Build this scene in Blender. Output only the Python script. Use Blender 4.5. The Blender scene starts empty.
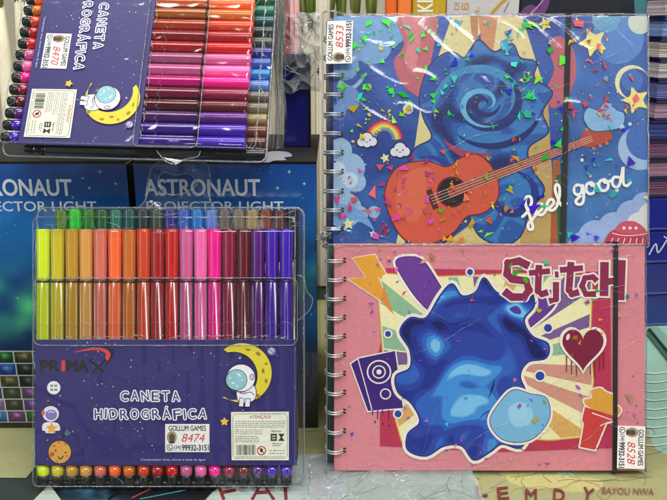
import bpy, bmesh, math, random
from mathutils import Vector, Matrix, noise
from mathutils.geometry import tessellate_polygon
R = math.radians
random.seed(7)
scene = bpy.context.scene
col = scene.collection

# ------------------------------------------------------------------ camera
F_PX, TILT, H = 785.0, R(16), 0.3170
cd = bpy.data.cameras.new('camera'); cam = bpy.data.objects.new('camera', cd); col.objects.link(cam)
cam.location = (0, 0, H); cam.rotation_euler = (R(90) - TILT, 0, 0)
cd.sensor_width = 36; cd.lens = F_PX / 667 * 36; cd.clip_start = 0.01; cd.clip_end = 50
scene.camera = cam
# ------------------------------------------------------------------ world, lamps, exposure
w = bpy.data.worlds.new('World'); scene.world = w; w.use_nodes = True
bg = w.node_tree.nodes['Background']; bg.inputs[0].default_value = (0.80, 0.90, 1.0, 1); bg.inputs[1].default_value = 0.08
def lamp(name, loc, aim, sx, sy, power, color):
    l = bpy.data.lights.new(name, 'AREA'); l.shape = 'RECTANGLE'; l.size = sx; l.size_y = sy
    l.energy = power; l.color = color
    o = bpy.data.objects.new(name, l); col.objects.link(o); o.location = loc
    o.rotation_euler = (Vector(aim) - Vector(loc)).to_track_quat('-Z', 'Y').to_euler()
    return o
lamp('ceiling_lamp', (0.25, -0.85, 1.75), (0, .55, .2), 1.5, 0.30, 30, (1.0, 0.97, 0.91))
lamp('ceiling_lamp', (-0.1, 0.46, 1.55), (0, .84, 0), 1.6, 0.16, 21, (1.0, 0.98, 0.92))
lamp('added_side_strip', (-1.25, -0.35, 0.75), (0, .6, .2), 0.08, 1.3, 6.5, (0.90, 0.95, 1.0))  # added strip at the left, for highlight lines down the pen barrels
lamp('added_side_strip', (1.30, -0.30, 0.8), (0, .6, .2), 0.08, 1.3, 6.0, (1.0, 0.97, 0.92))  # its added counterpart at the right, for the second highlight line
scene.view_settings.view_transform = 'Standard'; scene.view_settings.look = 'None'
scene.view_settings.exposure = 0.0; scene.view_settings.gamma = 1
scene.render.engine = 'CYCLES'
scene.cycles.max_bounces = 8; scene.cycles.transparent_max_bounces = 32

# ------------------------------------------------------------------ helpers
def lin(c):
    out = []
    for v in c[:3]:
        v /= 255.0
        out.append(v / 12.92 if v <= 0.04045 else ((v + 0.055) / 1.055) ** 2.4)
    return tuple(out)
RT, UP, FW = Vector((1, 0, 0)), Vector((0, math.sin(TILT), math.cos(TILT))), Vector((0, math.cos(TILT), -math.sin(TILT)))
CAM = Vector((0, 0, H))
def ray(px, py): return FW + RT * ((px - 333.5) / F_PX) + UP * ((250 - py) / F_PX)
def at(px, py, depth): return CAM + ray(px, py) * depth
def on_z(px, py, z):
    r = ray(px, py); return CAM + r * ((z - H) / r.z)
def on_y(px, py, y):
    r = ray(px, py); return CAM + r * (y / r.y)

def tagp(o, label=None, cat=None, group=None, kind=None):
    if label: o['label'] = label
    if cat: o['category'] = cat
    if group: o['group'] = group
    if kind: o['kind'] = kind
    return o

# ---- materials
def new_mat(name):
    m = bpy.data.materials.new(name); m.use_nodes = True
    nt = m.node_tree; return m, nt, nt.nodes['Principled BSDF']
def attr_mat(name, rough=0.45, metallic=0.0, coat=0.0, coat_rough=0.08, mottling=0.10, bump=0.03, scale=300, spec=0.5, transl=0.0):
    """print / plastic: flat face colours, fibre mottling and a little surface unevenness"""
    m, nt, p = new_mat(name); N = nt.nodes; L = nt.links
    a = N.new('ShaderNodeAttribute'); a.attribute_name = 'col'
    tc = N.new('ShaderNodeTexCoord')
    n1 = N.new('ShaderNodeTexNoise'); n1.inputs['Scale'].default_value = scale; n1.inputs['Detail'].default_value = 5
    n2 = N.new('ShaderNodeTexNoise'); n2.inputs['Scale'].default_value = 18; n2.inputs['Detail'].default_value = 3
    L.new(tc.outputs['Object'], n1.inputs['Vector']); L.new(tc.outputs['Object'], n2.inputs['Vector'])
    ad = N.new('ShaderNodeMath'); ad.operation = 'ADD'; L.new(n1.outputs[0], ad.inputs[0]); L.new(n2.outputs[0], ad.inputs[1])
    mr = N.new('ShaderNodeMapRange'); mr.inputs[1].default_value = 0.6; mr.inputs[2].default_value = 1.4
    mr.inputs[3].default_value = 1 - mottling; mr.inputs[4].default_value = 1 + mottling
    L.new(ad.outputs[0], mr.inputs[0])
    mx = N.new('ShaderNodeVectorMath'); mx.operation = 'MULTIPLY'
    L.new(a.outputs['Color'], mx.inputs[0]); L.new(mr.outputs[0], mx.inputs[1])
    L.new(mx.outputs[0], p.inputs['Base Color'])
    p.inputs['Roughness'].default_value = rough; p.inputs['Metallic'].default_value = metallic
    p.inputs['Coat Weight'].default_value = coat; p.inputs['Coat Roughness'].default_value = coat_rough
    p.inputs['Specular IOR Level'].default_value = spec
    b = N.new('ShaderNodeBump'); b.inputs['Strength'].default_value = bump; b.inputs['Distance'].default_value = 0.002
    L.new(n1.outputs[0], b.inputs['Height']); L.new(b.outputs[0], p.inputs['Normal'])
    return m
PRINT = attr_mat('printed_card', 0.42, coat=0.25, coat_rough=0.18)
GLOSS = attr_mat('laminated_card', 0.30, coat=0.8, coat_rough=0.07, bump=0.05)
MATTE = attr_mat('matte_paper', 0.75, mottling=0.14, bump=0.08)
PLAST = attr_mat('coloured_plastic', 0.28, mottling=0.05, bump=0.01, coat=0.3)
PEN = attr_mat('glossy_barrel_plastic', 0.13, mottling=0.05, bump=0.0, coat=1.0, coat_rough=.05)
FOIL = attr_mat('holographic_foil', 0.22, metallic=0.25, mottling=0.18, coat=0.5)
WIRE = attr_mat('enamelled_wire', 0.22, metallic=0.35, mottling=0.04, bump=0.0)
def film_mat(name, wr=0.5, const=None, scale=14, tint=(0.97, 0.98, 0.99), gloss_rough=0.06, ior=1.45, haze=0.02, stretch=(1, 1, 1)):
    m = bpy.data.materials.new(name); m.use_nodes = True; nt = m.node_tree; N = nt.nodes; L = nt.links
    N.remove(N['Principled BSDF']); out = N['Material Output']
    tr = N.new('ShaderNodeBsdfTransparent'); tr.inputs[0].default_value = (*tint, 1)
    gl = N.new('ShaderNodeBsdfGlossy'); gl.inputs['Roughness'].default_value = gloss_rough
    df = N.new('ShaderNodeBsdfDiffuse'); df.inputs[0].default_value = (0.85, 0.88, 0.9, 1)
    fr = N.new('ShaderNodeFresnel'); fr.inputs[0].default_value = ior
    tc = N.new('ShaderNodeTexCoord'); mp = N.new('ShaderNodeMapping'); mp.inputs['Scale'].default_value = stretch
    n = N.new('ShaderNodeTexNoise'); n.inputs['Scale'].default_value = scale; n.inputs['Detail'].default_value = 4; n.inputs['Distortion'].default_value = 1.5
    L.new(tc.outputs['Object'], mp.inputs[0]); L.new(mp.outputs[0], n.inputs['Vector'])
    vo = N.new('ShaderNodeTexVoronoi'); vo.feature = 'DISTANCE_TO_EDGE'; vo.inputs['Scale'].default_value = scale * 1.6
    wv = N.new('ShaderNodeVectorMath'); wv.operation = 'MULTIPLY_ADD'; wv.inputs[1].default_value = (.10, .10, .10)
    L.new(n.outputs['Color'], wv.inputs[0]); L.new(mp.outputs[0], wv.inputs[2]); L.new(wv.outputs[0], vo.inputs['Vector'])
    am = N.new('ShaderNodeMath'); am.operation = 'MULTIPLY_ADD'; am.inputs[1].default_value = .30; L.new(n.outputs[0], am.inputs[0]); L.new(vo.outputs[0], am.inputs[2])
    b = N.new('ShaderNodeBump'); b.inputs['Strength'].default_value = wr; b.inputs['Distance'].default_value = 0.010
    L.new(am.outputs[0], b.inputs['Height'])
    L.new(b.outputs[0], gl.inputs['Normal'])
    m1 = N.new('ShaderNodeMixShader'); m1.inputs[0].default_value = haze
    L.new(tr.outputs[0], m1.inputs[1]); L.new(df.outputs[0], m1.inputs[2])
    m2 = N.new('ShaderNodeMixShader'); (L.new(fr.outputs[0], m2.inputs[0]) if const is None else setattr(m2.inputs[0], 'default_value', const)); L.new(m1.outputs[0], m2.inputs[1]); L.new(gl.outputs[0], m2.inputs[2])
    L.new(m2.outputs[0], out.inputs[0])
    return m
FILM = film_mat('clear_film', wr=0.15, const=.048, scale=7, stretch=(1, 1.6, 1), haze=0.004, gloss_rough=0.13)
PVC = film_mat('clear_pvc', wr=0.07, const=.05, scale=9, gloss_rough=.10, ior=1.5, haze=0.006, tint=(0.985, 0.99, 0.992))
RIM = film_mat('pvc_welded_rim', wr=0.2, scale=30, ior=1.6, haze=0.14, tint=(0.88, 0.91, 0.93), gloss_rough=0.12)
CRUMP = film_mat('crumpled_film', wr=0.9, scale=40, ior=1.9, haze=0.26, tint=(0.90, 0.92, 0.95), gloss_rough=0.08)

# ---- glyphs
_gl = {}
def glyphs(s, off=0.0, shear=0.0):
    k = (s, off, shear)
    if k not in _gl:
        c = bpy.data.curves.new('glyph', 'FONT'); c.body = s; c.offset = off; c.shear = shear; c.resolution_u = 4
        o = bpy.data.objects.new('glyph', c); col.objects.link(o)
        dg = bpy.context.evaluated_depsgraph_get(); me = bpy.data.meshes.new_from_object(o.evaluated_get(dg))
        _gl[k] = ([tuple(v.co[:2]) for v in me.vertices], [tuple(p.vertices) for p in me.polygons])
        bpy.data.objects.remove(o); bpy.data.curves.remove(c); bpy.data.meshes.remove(me)
    return _gl[k]

def spline(pts, n=6, closed=True):
    out = []; N = len(pts)
    rng = range(N) if closed else range(N - 1)
    g = (lambda i: pts[i % N]) if closed else (lambda i: pts[min(max(i, 0), N - 1)])
    for i in rng:
        p0, p1, p2, p3 = g(i - 1), g(i), g(i + 1), g(i + 2)
        for k in range(n):
            t = k / n
            out.append(tuple(0.5 * (2 * p1[j] + (p2[j] - p0[j]) * t + (2 * p0[j] - 5 * p1[j] + 4 * p2[j] - p3[j]) * t * t + (3 * p1[j] - p0[j] - 3 * p2[j] + p3[j]) * t ** 3) for j in (0, 1)))
    if not closed: out.append(tuple(pts[-1]))
    return out
def ell(cx, cy, rx, ry=None, n=28, rot=0):
    ry = rx if ry is None else ry; c, s = math.cos(rot), math.sin(rot)
    return [(cx + rx * math.cos(a) * c - ry * math.sin(a) * s, cy + rx * math.cos(a) * s + ry * math.sin(a) * c) for a in [2 * math.pi * i / n for i in range(n)]]
def grow(pts, d):
    """push a polygon's outline outwards"""
    A = sum(pts[i][0] * pts[(i + 1) % len(pts)][1] - pts[(i + 1) % len(pts)][0] * pts[i][1] for i in range(len(pts)))
    s = 1 if A > 0 else -1; out = []
    for i in range(len(pts)):
        a, b, c = pts[i - 1], pts[i], pts[(i + 1) % len(pts)]
        e1 = Vector((b[0] - a[0], b[1] - a[1])); e2 = Vector((c[0] - b[0], c[1] - b[1]))
        if e1.length < 1e-9 or e2.length < 1e-9: out.append(b); continue
        e1.normalize(); e2.normalize()
        n = Vector((e1.y + e2.y, -e1.x - e2.x)) * s
        if n.length < 1e-6: n = Vector((e1.y, -e1.x)) * s
        n.normalize(); k = d / max(0.5, n.dot(Vector((e1.y, -e1.x)) * s))
        out.append((b[0] + n.x * k, b[1] + n.y * k))
    return out
def star(cx, cy, r, rin=0.5, n=5, rot=-math.pi / 2):
    return [(cx + (r if i % 2 == 0 else r * rin) * math.cos(rot + math.pi * i / n), cy + (r if i % 2 == 0 else r * rin) * math.sin(rot + math.pi * i / n)) for i in range(2 * n)]
def clip(pts, box):
    x0, y0, x1, y1 = box
    for ax, lim, sg in ((0, x0, 1), (0, x1, -1), (1, y0, 1), (1, y1, -1)):
        out = []
        for i in range(len(pts)):
            a, b = pts[i - 1], pts[i]; ia, ib = (a[ax] - lim) * sg >= 0, (b[ax] - lim) * sg >= 0
            if ia != ib:
                t = (lim - a[ax]) / (b[ax] - a[ax]); out.append((a[0] + (b[0] - a[0]) * t, a[1] + (b[1] - a[1]) * t))
            if ib: out.append(b)
        pts = out
        if not pts: return []
    return pts

class Fr:
    """a standing thing's own frame: an Empty at its base, local x right, y up its face, z out of its face"""
    def __init__(s, M): s.M = M; s.Mi = M.inverted()
    def L(s, px, py, z):
        o = s.Mi @ CAM; d = s.Mi.to_3x3() @ ray(px, py)
        t = (z - o.z) / d.z; p = o + d * t
        return (p.x, p.y)
class Sheet:
    """collects shapes of one part; finish() links them as one mesh"""
    STEP = 5e-6
    def __init__(s, fr=None, z=0.0): s.fr = fr; s.z = z; s.v = []; s.f = []; s.c = []; s.m = []; s.sm = []; s.box = None
    def P(s, px, py): return s.fr.L(px, py, s.z) if s.fr else (px, py)
    def up(s, k=1): s.z += s.STEP * k
    def face(s, vs, c, m=0, sm=False):
        b = len(s.v); s.v += [tuple(q) for q in vs]; s.f.append(tuple(range(b, b + len(vs)))); s.c.append(c); s.m.append(m); s.sm.append(sm)
    def poly(s, pts, c, m=0, raise_=True, smooth=0):
        if smooth: pts = spline(pts, smooth)
        if s.box: pts = clip(pts, s.box)
        if len(pts) < 3: return
        s.z += s.STEP if raise_ else 8e-7
        loc = [s.P(*p) for p in pts]
        tri = tessellate_polygon([[Vector((x, y, 0)) for x, y in loc]])
        b = len(s.v); s.v += [(x, y, s.z) for x, y in loc]
        for t in tri:
            a, bb, cc = (loc[i] for i in t)
            ar = (bb[0] - a[0]) * (cc[1] - a[1]) - (bb[1] - a[1]) * (cc[0] - a[0])
            if abs(ar) < 1e-14: continue
            t = t if ar > 0 else t[::-1]
            s.f.append(tuple(b + i for i in t)); s.c.append(lin(c)); s.m.append(m); s.sm.append(False)
    def stroke(s, pts, wd, c, m=0, raise_=True, smooth=0, closed=False):
        if smooth: pts = spline(pts, smooth, closed)
        if closed: pts = list(pts) + [pts[0]]
        if raise_: s.up()
        L_, R_ = [], []
        for i, p in enumerate(pts):
            a = pts[max(0, i - 1)]; b = pts[min(len(pts) - 1, i + 1)]
            if closed and i in (0, len(pts) - 1): a = pts[-2]; b = pts[1]
            d = Vector((b[0] - a[0], b[1] - a[1])); d = d.normalized() if d.length > 1e-9 else Vector((1, 0))
            L_.append((p[0] - d.y * wd / 2, p[1] + d.x * wd / 2)); R_.append((p[0] + d.y * wd / 2, p[1] - d.x * wd / 2))
        for i in range(len(pts) - 1):
            q = [L_[i], L_[i + 1], R_[i + 1], R_[i]]
            if s.box: q = clip(q, s.box)
            if len(q) < 3: continue
            s.z += 4e-7; q = [s.P(*k) for k in q]
            s.face([(x, y, s.z) for x, y in q], lin(c), m)
    def text(s, txt, cx, cy, wd, ht, c, off=0.0, rot=0.0, shear=0.0, m=0, outline=None, raise_=True):
        """lettering fitted to a wd x ht box about (cx, cy); rot turns it clockwise in the picture"""
        base, _ = glyphs(txt, 0.0, shear)
        xs = [p[0] for p in base]; ys = [p[1] for p in base]
        x0, x1, y0, y1 = min(xs), max(xs), min(ys), max(ys)
        kx, ky = wd / (x1 - x0), ht / (y1 - y0); cr, sr = math.cos(rot), math.sin(rot)
        for o, cc in ([(outline[0], outline[1])] if outline else []) + [(off, c)]:
            if raise_: s.up()
            vs, fs = glyphs(txt, 0.0, shear); o = max(0, o) * .6 * ky
            nd = 0 if o <= 0 else (8 if o < 1.0 else 14)
            for dx, dy in [(0, 0)] + [(o * math.cos(2 * math.pi * q / nd), o * math.sin(2 * math.pi * q / nd)) for q in range(nd)]:
                s.z += 1.2e-6; b = len(s.v)
                for x, y in vs:
                    u = (x - (x0 + x1) / 2) * kx + dx; v = -(y - (y0 + y1) / 2) * ky + dy
                    X, Y = s.P(cx + u * cr - v * sr, cy + u * sr + v * cr); s.v.append((X, Y, s.z))
                for f in fs: s.f.append(tuple(b + i for i in f)); s.c.append(lin(cc)); s.m.append(m); s.sm.append(False)
    def grid(s, x0, y0, x1, y1, nx, ny, fn, m=0):
        """a printed picture: per-vertex inks from fn(px, py)"""
        s.up(); b = len(s.v); cs = []
        for j in range(ny + 1):
            for i in range(nx + 1):
                px, py = x0 + (x1 - x0) * i / nx, y0 + (y1 - y0) * j / ny
                X, Y = s.P(px, py); s.v.append((X, Y, s.z)); cs.append(lin(fn(px, py)))
        for j in range(ny):
            for i in range(nx):
                q = (j * (nx + 1) + i, (j + 1) * (nx + 1) + i, (j + 1) * (nx + 1) + i + 1, j * (nx + 1) + i + 1)
                s.f.append(tuple(b + k for k in q)); s.c.append([cs[k] for k in q]); s.m.append(m); s.sm.append(False)
    def block(s, x0, x1, y0, y1, z0, z1, c, m=0, bev=0.0006, seg=2):
        """a box with softened edges, in local metres"""
        bm = bmesh.new(); bmesh.ops.create_cube(bm, size=1)
        for v in bm.verts: v.co = Vector(((x0 + x1) / 2 + v.co.x * (x1 - x0), (y0 + y1) / 2 + v.co.y * (y1 - y0), (z0 + z1) / 2 + v.co.z * (z1 - z0)))
        if bev: bmesh.ops.bevel(bm, geom=bm.edges[:], offset=bev, segments=seg, affect='EDGES')
        bm.verts.index_update(); b = len(s.v); s.v += [tuple(v.co) for v in bm.verts]
        for f in bm.faces: s.f.append(tuple(b + v.index for v in f.verts)); s.c.append(lin(c)); s.m.append(m); s.sm.append(False)
        bm.free()
    def tube(s, pts, r, c, m=0, seg=8, closed=False):
        b = len(s.v); pts = [Vector(p) for p in pts]; n = len(pts); prev = None
        for i, p in enumerate(pts):
            a = pts[(i - 1) % n] if closed else pts[max(0, i - 1)]; d = pts[(i + 1) % n] if closed else pts[min(n - 1, i + 1)]
            t = (d - a).normalized()
            if prev is None: prev = t.orthogonal().normalized()
            u = (prev - t * prev.dot(t)).normalized(); prev = u; w_ = t.cross(u)
            rr = r[i] if isinstance(r, (list, tuple)) else r
            for k in range(seg): s.v.append(tuple(p + (u * math.cos(2 * math.pi * k / seg) + w_ * math.sin(2 * math.pi * k / seg)) * rr))
        for i in range(n if closed else n - 1):
            for k in range(seg):
                j = (i + 1) % n; s.f.append((b + i * seg + k, b + i * seg + (k + 1) % seg, b + j * seg + (k + 1) % seg, b + j * seg + k))
                s.c.append(lin(c)); s.m.append(m); s.sm.append(True)
        if not closed:
            for i, o in ((0, 1), (n - 1, -1)):
                s.f.append(tuple(b + i * seg + (k if o < 0 else seg - 1 - k) for k in range(seg))); s.c.append(lin(c)); s.m.append(m); s.sm.append(False)
    def prof(s, rings, shape, c, m=0, cx=0.0, cz=0.0, sm=True):
        """stack of cross-sections: rings = [(y, scale, colour?)], shape = unit outline in x,z"""
        b = len(s.v); n = len(shape)
        for rg in rings:
            for (x, z) in shape: s.v.append((cx + x * rg[1], rg[0], cz + z * rg[1]))
        for i in range(len(rings) - 1):
            cc = lin(rings[i][2] if len(rings[i]) > 2 else c)
            for k in range(n):
                s.f.append((b + i * n + k, b + i * n + (k + 1) % n, b + (i + 1) * n + (k + 1) % n, b + (i + 1) * n + k)); s.c.append(cc); s.m.append(m); s.sm.append(sm)
        s.f.append(tuple(b + n - 1 - k for k in range(n))); s.c.append(lin(c)); s.m.append(m); s.sm.append(False)
        s.f.append(tuple(b + (len(rings) - 1) * n + k for k in range(n))); s.c.append(lin(c)); s.m.append(m); s.sm.append(False)
    def finish(s, name, mats, parent=None, M=None, fix=False):
        me = bpy.data.meshes.new(name); me.from_pydata(s.v, [], s.f)
        for mt in (mats if isinstance(mats, (list, tuple)) else [mats]): me.materials.append(mt)
        ca = me.color_attributes.new('col', 'FLOAT_COLOR', 'CORNER'); data = []
        for p, c in zip(me.polygons, s.c):
            if isinstance(c, list):
                for q in c: data += [*q, 1.0]
            else:
                for _ in range(p.loop_total): data += [*c, 1.0]
        ca.data.foreach_set('color', data)
        me.polygons.foreach_set('material_index', s.m); me.polygons.foreach_set('use_smooth', s.sm)
        if fix:
            bm = bmesh.new(); bm.from_mesh(me); bmesh.ops.recalc_face_normals(bm, faces=bm.faces[:]); bm.to_mesh(me); bm.free()
        me.update()
        o = bpy.data.objects.new(name, me); col.objects.link(o)
        if parent: o.parent = parent
        if M is not None: o.matrix_world = M
        return o
def empty(name, M):
    o = bpy.data.objects.new(name, None); o.empty_display_size = 0.02; col.objects.link(o); o.matrix_world = M; return o
def frame(origin, lean):
    return Fr(Matrix.Translation(origin) @ Matrix.Rotation(R(90) - lean, 4, 'X'))
def film_grid(x0, x1, y0, y1, z, nx, ny, amp, freq, seed, edge_drop=0.0, ragged=0.0, fn=None):
    """clear film with real creases"""
    s = Sheet(); b = 0
    for j in range(ny + 1):
        for i in range(nx + 1):
            u, v = i / nx, j / ny; x = x0 + (x1 - x0) * u; y = y0 + (y1 - y0) * v
            n = noise.noise(Vector((x * freq[0], y * freq[1], seed))); r = 1 - abs(noise.noise(Vector((x * freq[0] * 1.7 + y * freq[1] * .9, y * freq[1] * 1.3, seed + 9)))) * 2
            e = min(u, 1 - u, v, 1 - v); ed = max(0, 1 - e / 0.03)
            zz = z + amp * (n + 0.8 * max(0, r) ** 3) - edge_drop * ed ** 1.5
            if fn: zz += fn(x, y)
            if ragged:
                if i in (0, nx): x += ragged * noise.noise(Vector((y * 90, seed, i)))
                if j in (0, ny): y += ragged * noise.noise(Vector((x * 90, seed, j)))
            s.v.append((x, y, zz))
    for j in range(ny):
        for i in range(nx):
            k = j * (nx + 1) + i; s.f.append((k, k + 1, k + nx + 2, k + nx + 1)); s.c.append((1, 1, 1)); s.m.append(0); s.sm.append(True)
    return s

def creases(s, x0, x1, y0, y1, z, n, rs, ang=0.3, spread=.5, ln=(.02, .09), r=.00016, curl=.12):
    for q in range(n):
        x, y = rs.uniform(x0, x1), rs.uniform(y0, y1); a_ = rs.gauss(ang, spread); L_ = rs.uniform(*ln); pts = []; m_ = 10; zo = rs.uniform(-.0003, .0005)
        for k in range(m_):
            if not (x0 < x < x1 and y0 < y < y1): break
            pts.append((x, y, z + zo)); x += math.cos(a_) * L_ / m_; y += math.sin(a_) * L_ / m_; a_ += rs.uniform(-curl, curl)
        if len(pts) > 3: s.tube(pts, [r * math.sin(math.pi * (k + .5) / len(pts)) for k in range(len(pts))], (255, 255, 255), seg=5)

# ================================================================== SETTING
WHITE = (238, 238, 232)
t = Sheet(); t.block(-1.1, 1.1, 0.10, 1.45, -0.03, 0.0, (34, 46, 42), bev=0.003)
tagp(t.finish('tabletop', MATTE), kind='structure')
t = Sheet(); t.block(-1.6, 1.6, 1.50, 1.54, -0.6, 1.6, (176, 170, 150), bev=0)
tagp(t.finish('wall', MATTE), kind='structure')

t = Sheet(); t.block(-1.0, -.20, -.62, -.58, 0, .85, (214, 212, 206), bev=0)  # panel added behind the camera for a pale reflection on the marker pouch
tagp(t.finish('wall', MATTE), kind='structure')
class Flat(Sheet):
    """a sheet lying on the table"""
    def P(s, px, py): p = on_z(px, py, s.z); return (p.x, p.y)

# the printed map
mp = Flat(z=0.0006)
mp.poly([(-260, 300), (930, 300), (930, 560), (345, 560), (345, 460), (200, 449), (60, 440), (38, 441), (38, 464), (26, 478), (-260, 476)], (150, 150, 104))
mp.poly([(343, 462), (352, 455), (392, 460), (470, 466), (474, 482), (466, 520), (343, 520)], (128, 176, 148), smooth=4)
mp.poly([(640, 332), (720, 332), (760, 470), (667, 455), (648, 430), (640, 400)], (140, 180, 164), smooth=4)
mp.poly([(560, 470), (575, 476), (570, 486), (556, 482)], (146, 190, 164), smooth=4)
mp.poly([(500, 470), (548, 474), (600, 480), (590, 492), (520, 486)], (176, 170, 112), smooth=4)
rl = random.Random(3)
for k in range(70):
    x, y = rl.uniform(296, 666), rl.uniform(428, 500)
    if 345 < x < 470 and y > 455 and k % 4: continue
    pts = [(x, y)]; a = rl.uniform(0, 6.28)
    for q in range(9):
        a += rl.uniform(-.7, .7); x += 7 * math.cos(a); y += 2.6 * math.sin(a); pts.append((x, y))
    mp.stroke(pts, 0.35, (120, 122, 84) if k % 3 else (124, 98, 76), smooth=4)
for k in range(9):
    y = 372 + k * 9
    mp.stroke([(641, y), (655, y + 1.5), (672, y - 1)], 1.0, (205, 222, 214), smooth=4)
for ch, x, y, r in (('L', 481, 491, -.2), ('E', 503, 493, -.1), ('M', 531, 495, 0), ('D', 559, 495, .06), ('Y', 588, 494, .2)):
    mp.text(ch, x, y, 11, 12, (112, 40, 36), off=0.03, rot=r)
mp.text('BAYOU NWA', 628, 491, 52, 6.5, (140, 66, 58), off=0.01, rot=.03)
tagp(mp.finish('map_sheet', MATTE), 'olive and mint printed map lying on the table under the boxes and notebooks', 'map')
# white paper with red letters
wp = Flat(z=0.0014)
wp.poly([(176, 520), (212, 486), (236, 458), (352, 452), (346, 480), (352, 540), (200, 560)], (160, 172, 170))
wp.poly([(322, 458), (350, 456), (346, 480), (350, 520), (330, 520)], (152, 176, 184))
for a in ([(218, 484), (224, 500)], [(217, 485), (240, 482)], [(221, 493), (236, 490)], [(252, 500), (262, 482), (274, 500)], [(256, 493), (270, 492)], [(285, 481), (286, 500)]):
    wp.stroke(a, 3.4, (112, 34, 40))
for k in range(5): wp.stroke([(300, 462 + k * 8), (344, 460 + k * 9)], .5, (140, 160, 165))
tagp(wp.finish('paper_sheet', MATTE), 'white paper with dark red capital letters lying in front of the marker pack', 'paper')
# black poster with teal picture
pp = Flat(z=0.0022)
pp.poly([(34, 560), (22, 520), (49.5, 484), (230, 480), (212, 492), (150, 560)], (14, 16, 20))
def teal(px, py):
    n = noise.noise(Vector((px * .03, py * .09, 2))) + .5 * noise.noise(Vector((px * .1, py * .2, 5)))
    g = max(0, 1 - abs(px - 92) / 44) * max(0, min(1, .55 + n)); return (12 + 60 * g, 18 + 120 * g, 26 + 150 * g)
pp.grid(58, 489, 190, 520, 44, 14, teal)
pp.poly([(49.5, 484), (61, 500), (74, 520), (14, 520)], (170, 180, 170))
pp.stroke([(108, 500), (116, 494), (122, 492)], 3, (8, 8, 10)); pp.stroke([(132, 498), (150, 489)], 1.2, (150, 60, 50)); pp.stroke([(140, 499), (186, 490)], 1.0, (60, 130, 140))
tagp(pp.finish('poster', PRINT), 'black glossy poster with teal glow and a white corner below the marker pack', 'poster')

fa, fb_ = on_z(352, 500, 0), on_z(470, 462, 0)
fs = film_grid(fa.x - .03, fb_.x, fa.y - .03, fb_.y + .004, .0034, 60, 40, .0012, (60, 60), 5.5, ragged=.003)
creases(fs, fa.x - .02, fb_.x, fa.y - .03, fb_.y, .0045, 26, random.Random(6), .8, .8, (.01, .04), .0003, .3)
tagp(fs.finish('film_scrap', CRUMP), 'crinkled clear film scrap lying on the mint part of the map', 'film')
# ================================================================== PROJECTOR BOXES
YB = on_z(200, 429, 0).y
ZB = on_y(200, 163, YB).z
FB = Fr(Matrix.Translation((0, YB, 0)) @ Matrix.Rotation(R(90), 4, 'X'))
def aurora(px, py, ox):
    x = px - ox; v = (py - 163) / 267.0
    n = noise.noise(Vector((x * .018 + py * .01, py * .02, 3.3))); n2 = noise.noise(Vector((x * .05, py * .06, 8.1)))
    base = Vector((26, 76, 158)) * (1 - v) + Vector((10, 40, 86)) * v
    base += Vector((12, 46, 62)) * max(0, n) * 1.6
    g = math.exp(-((v - .46 - .07 * math.sin(x * .022)) / .12) ** 2) * (0.6 + .6 * n2 + .4 * math.sin((x + py * 1.2) * .09))
    base += Vector((58, 128, 18)) * max(0, g) * (1 if x < 130 else .45)
    base += Vector((6, 44, 40)) * math.exp(-((v - .25) / .16) ** 2) * (1 if x < 110 else .5)
    if v > .60: base *= max(.25, 1 - (v - .60) * 3.2)
    return tuple(max(4, q) for q in base)
BOXLAB = ['blue astronaut projector box at the left edge, its grid of small pictures showing', 'blue astronaut projector box standing directly behind the upright marker pack']
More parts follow.
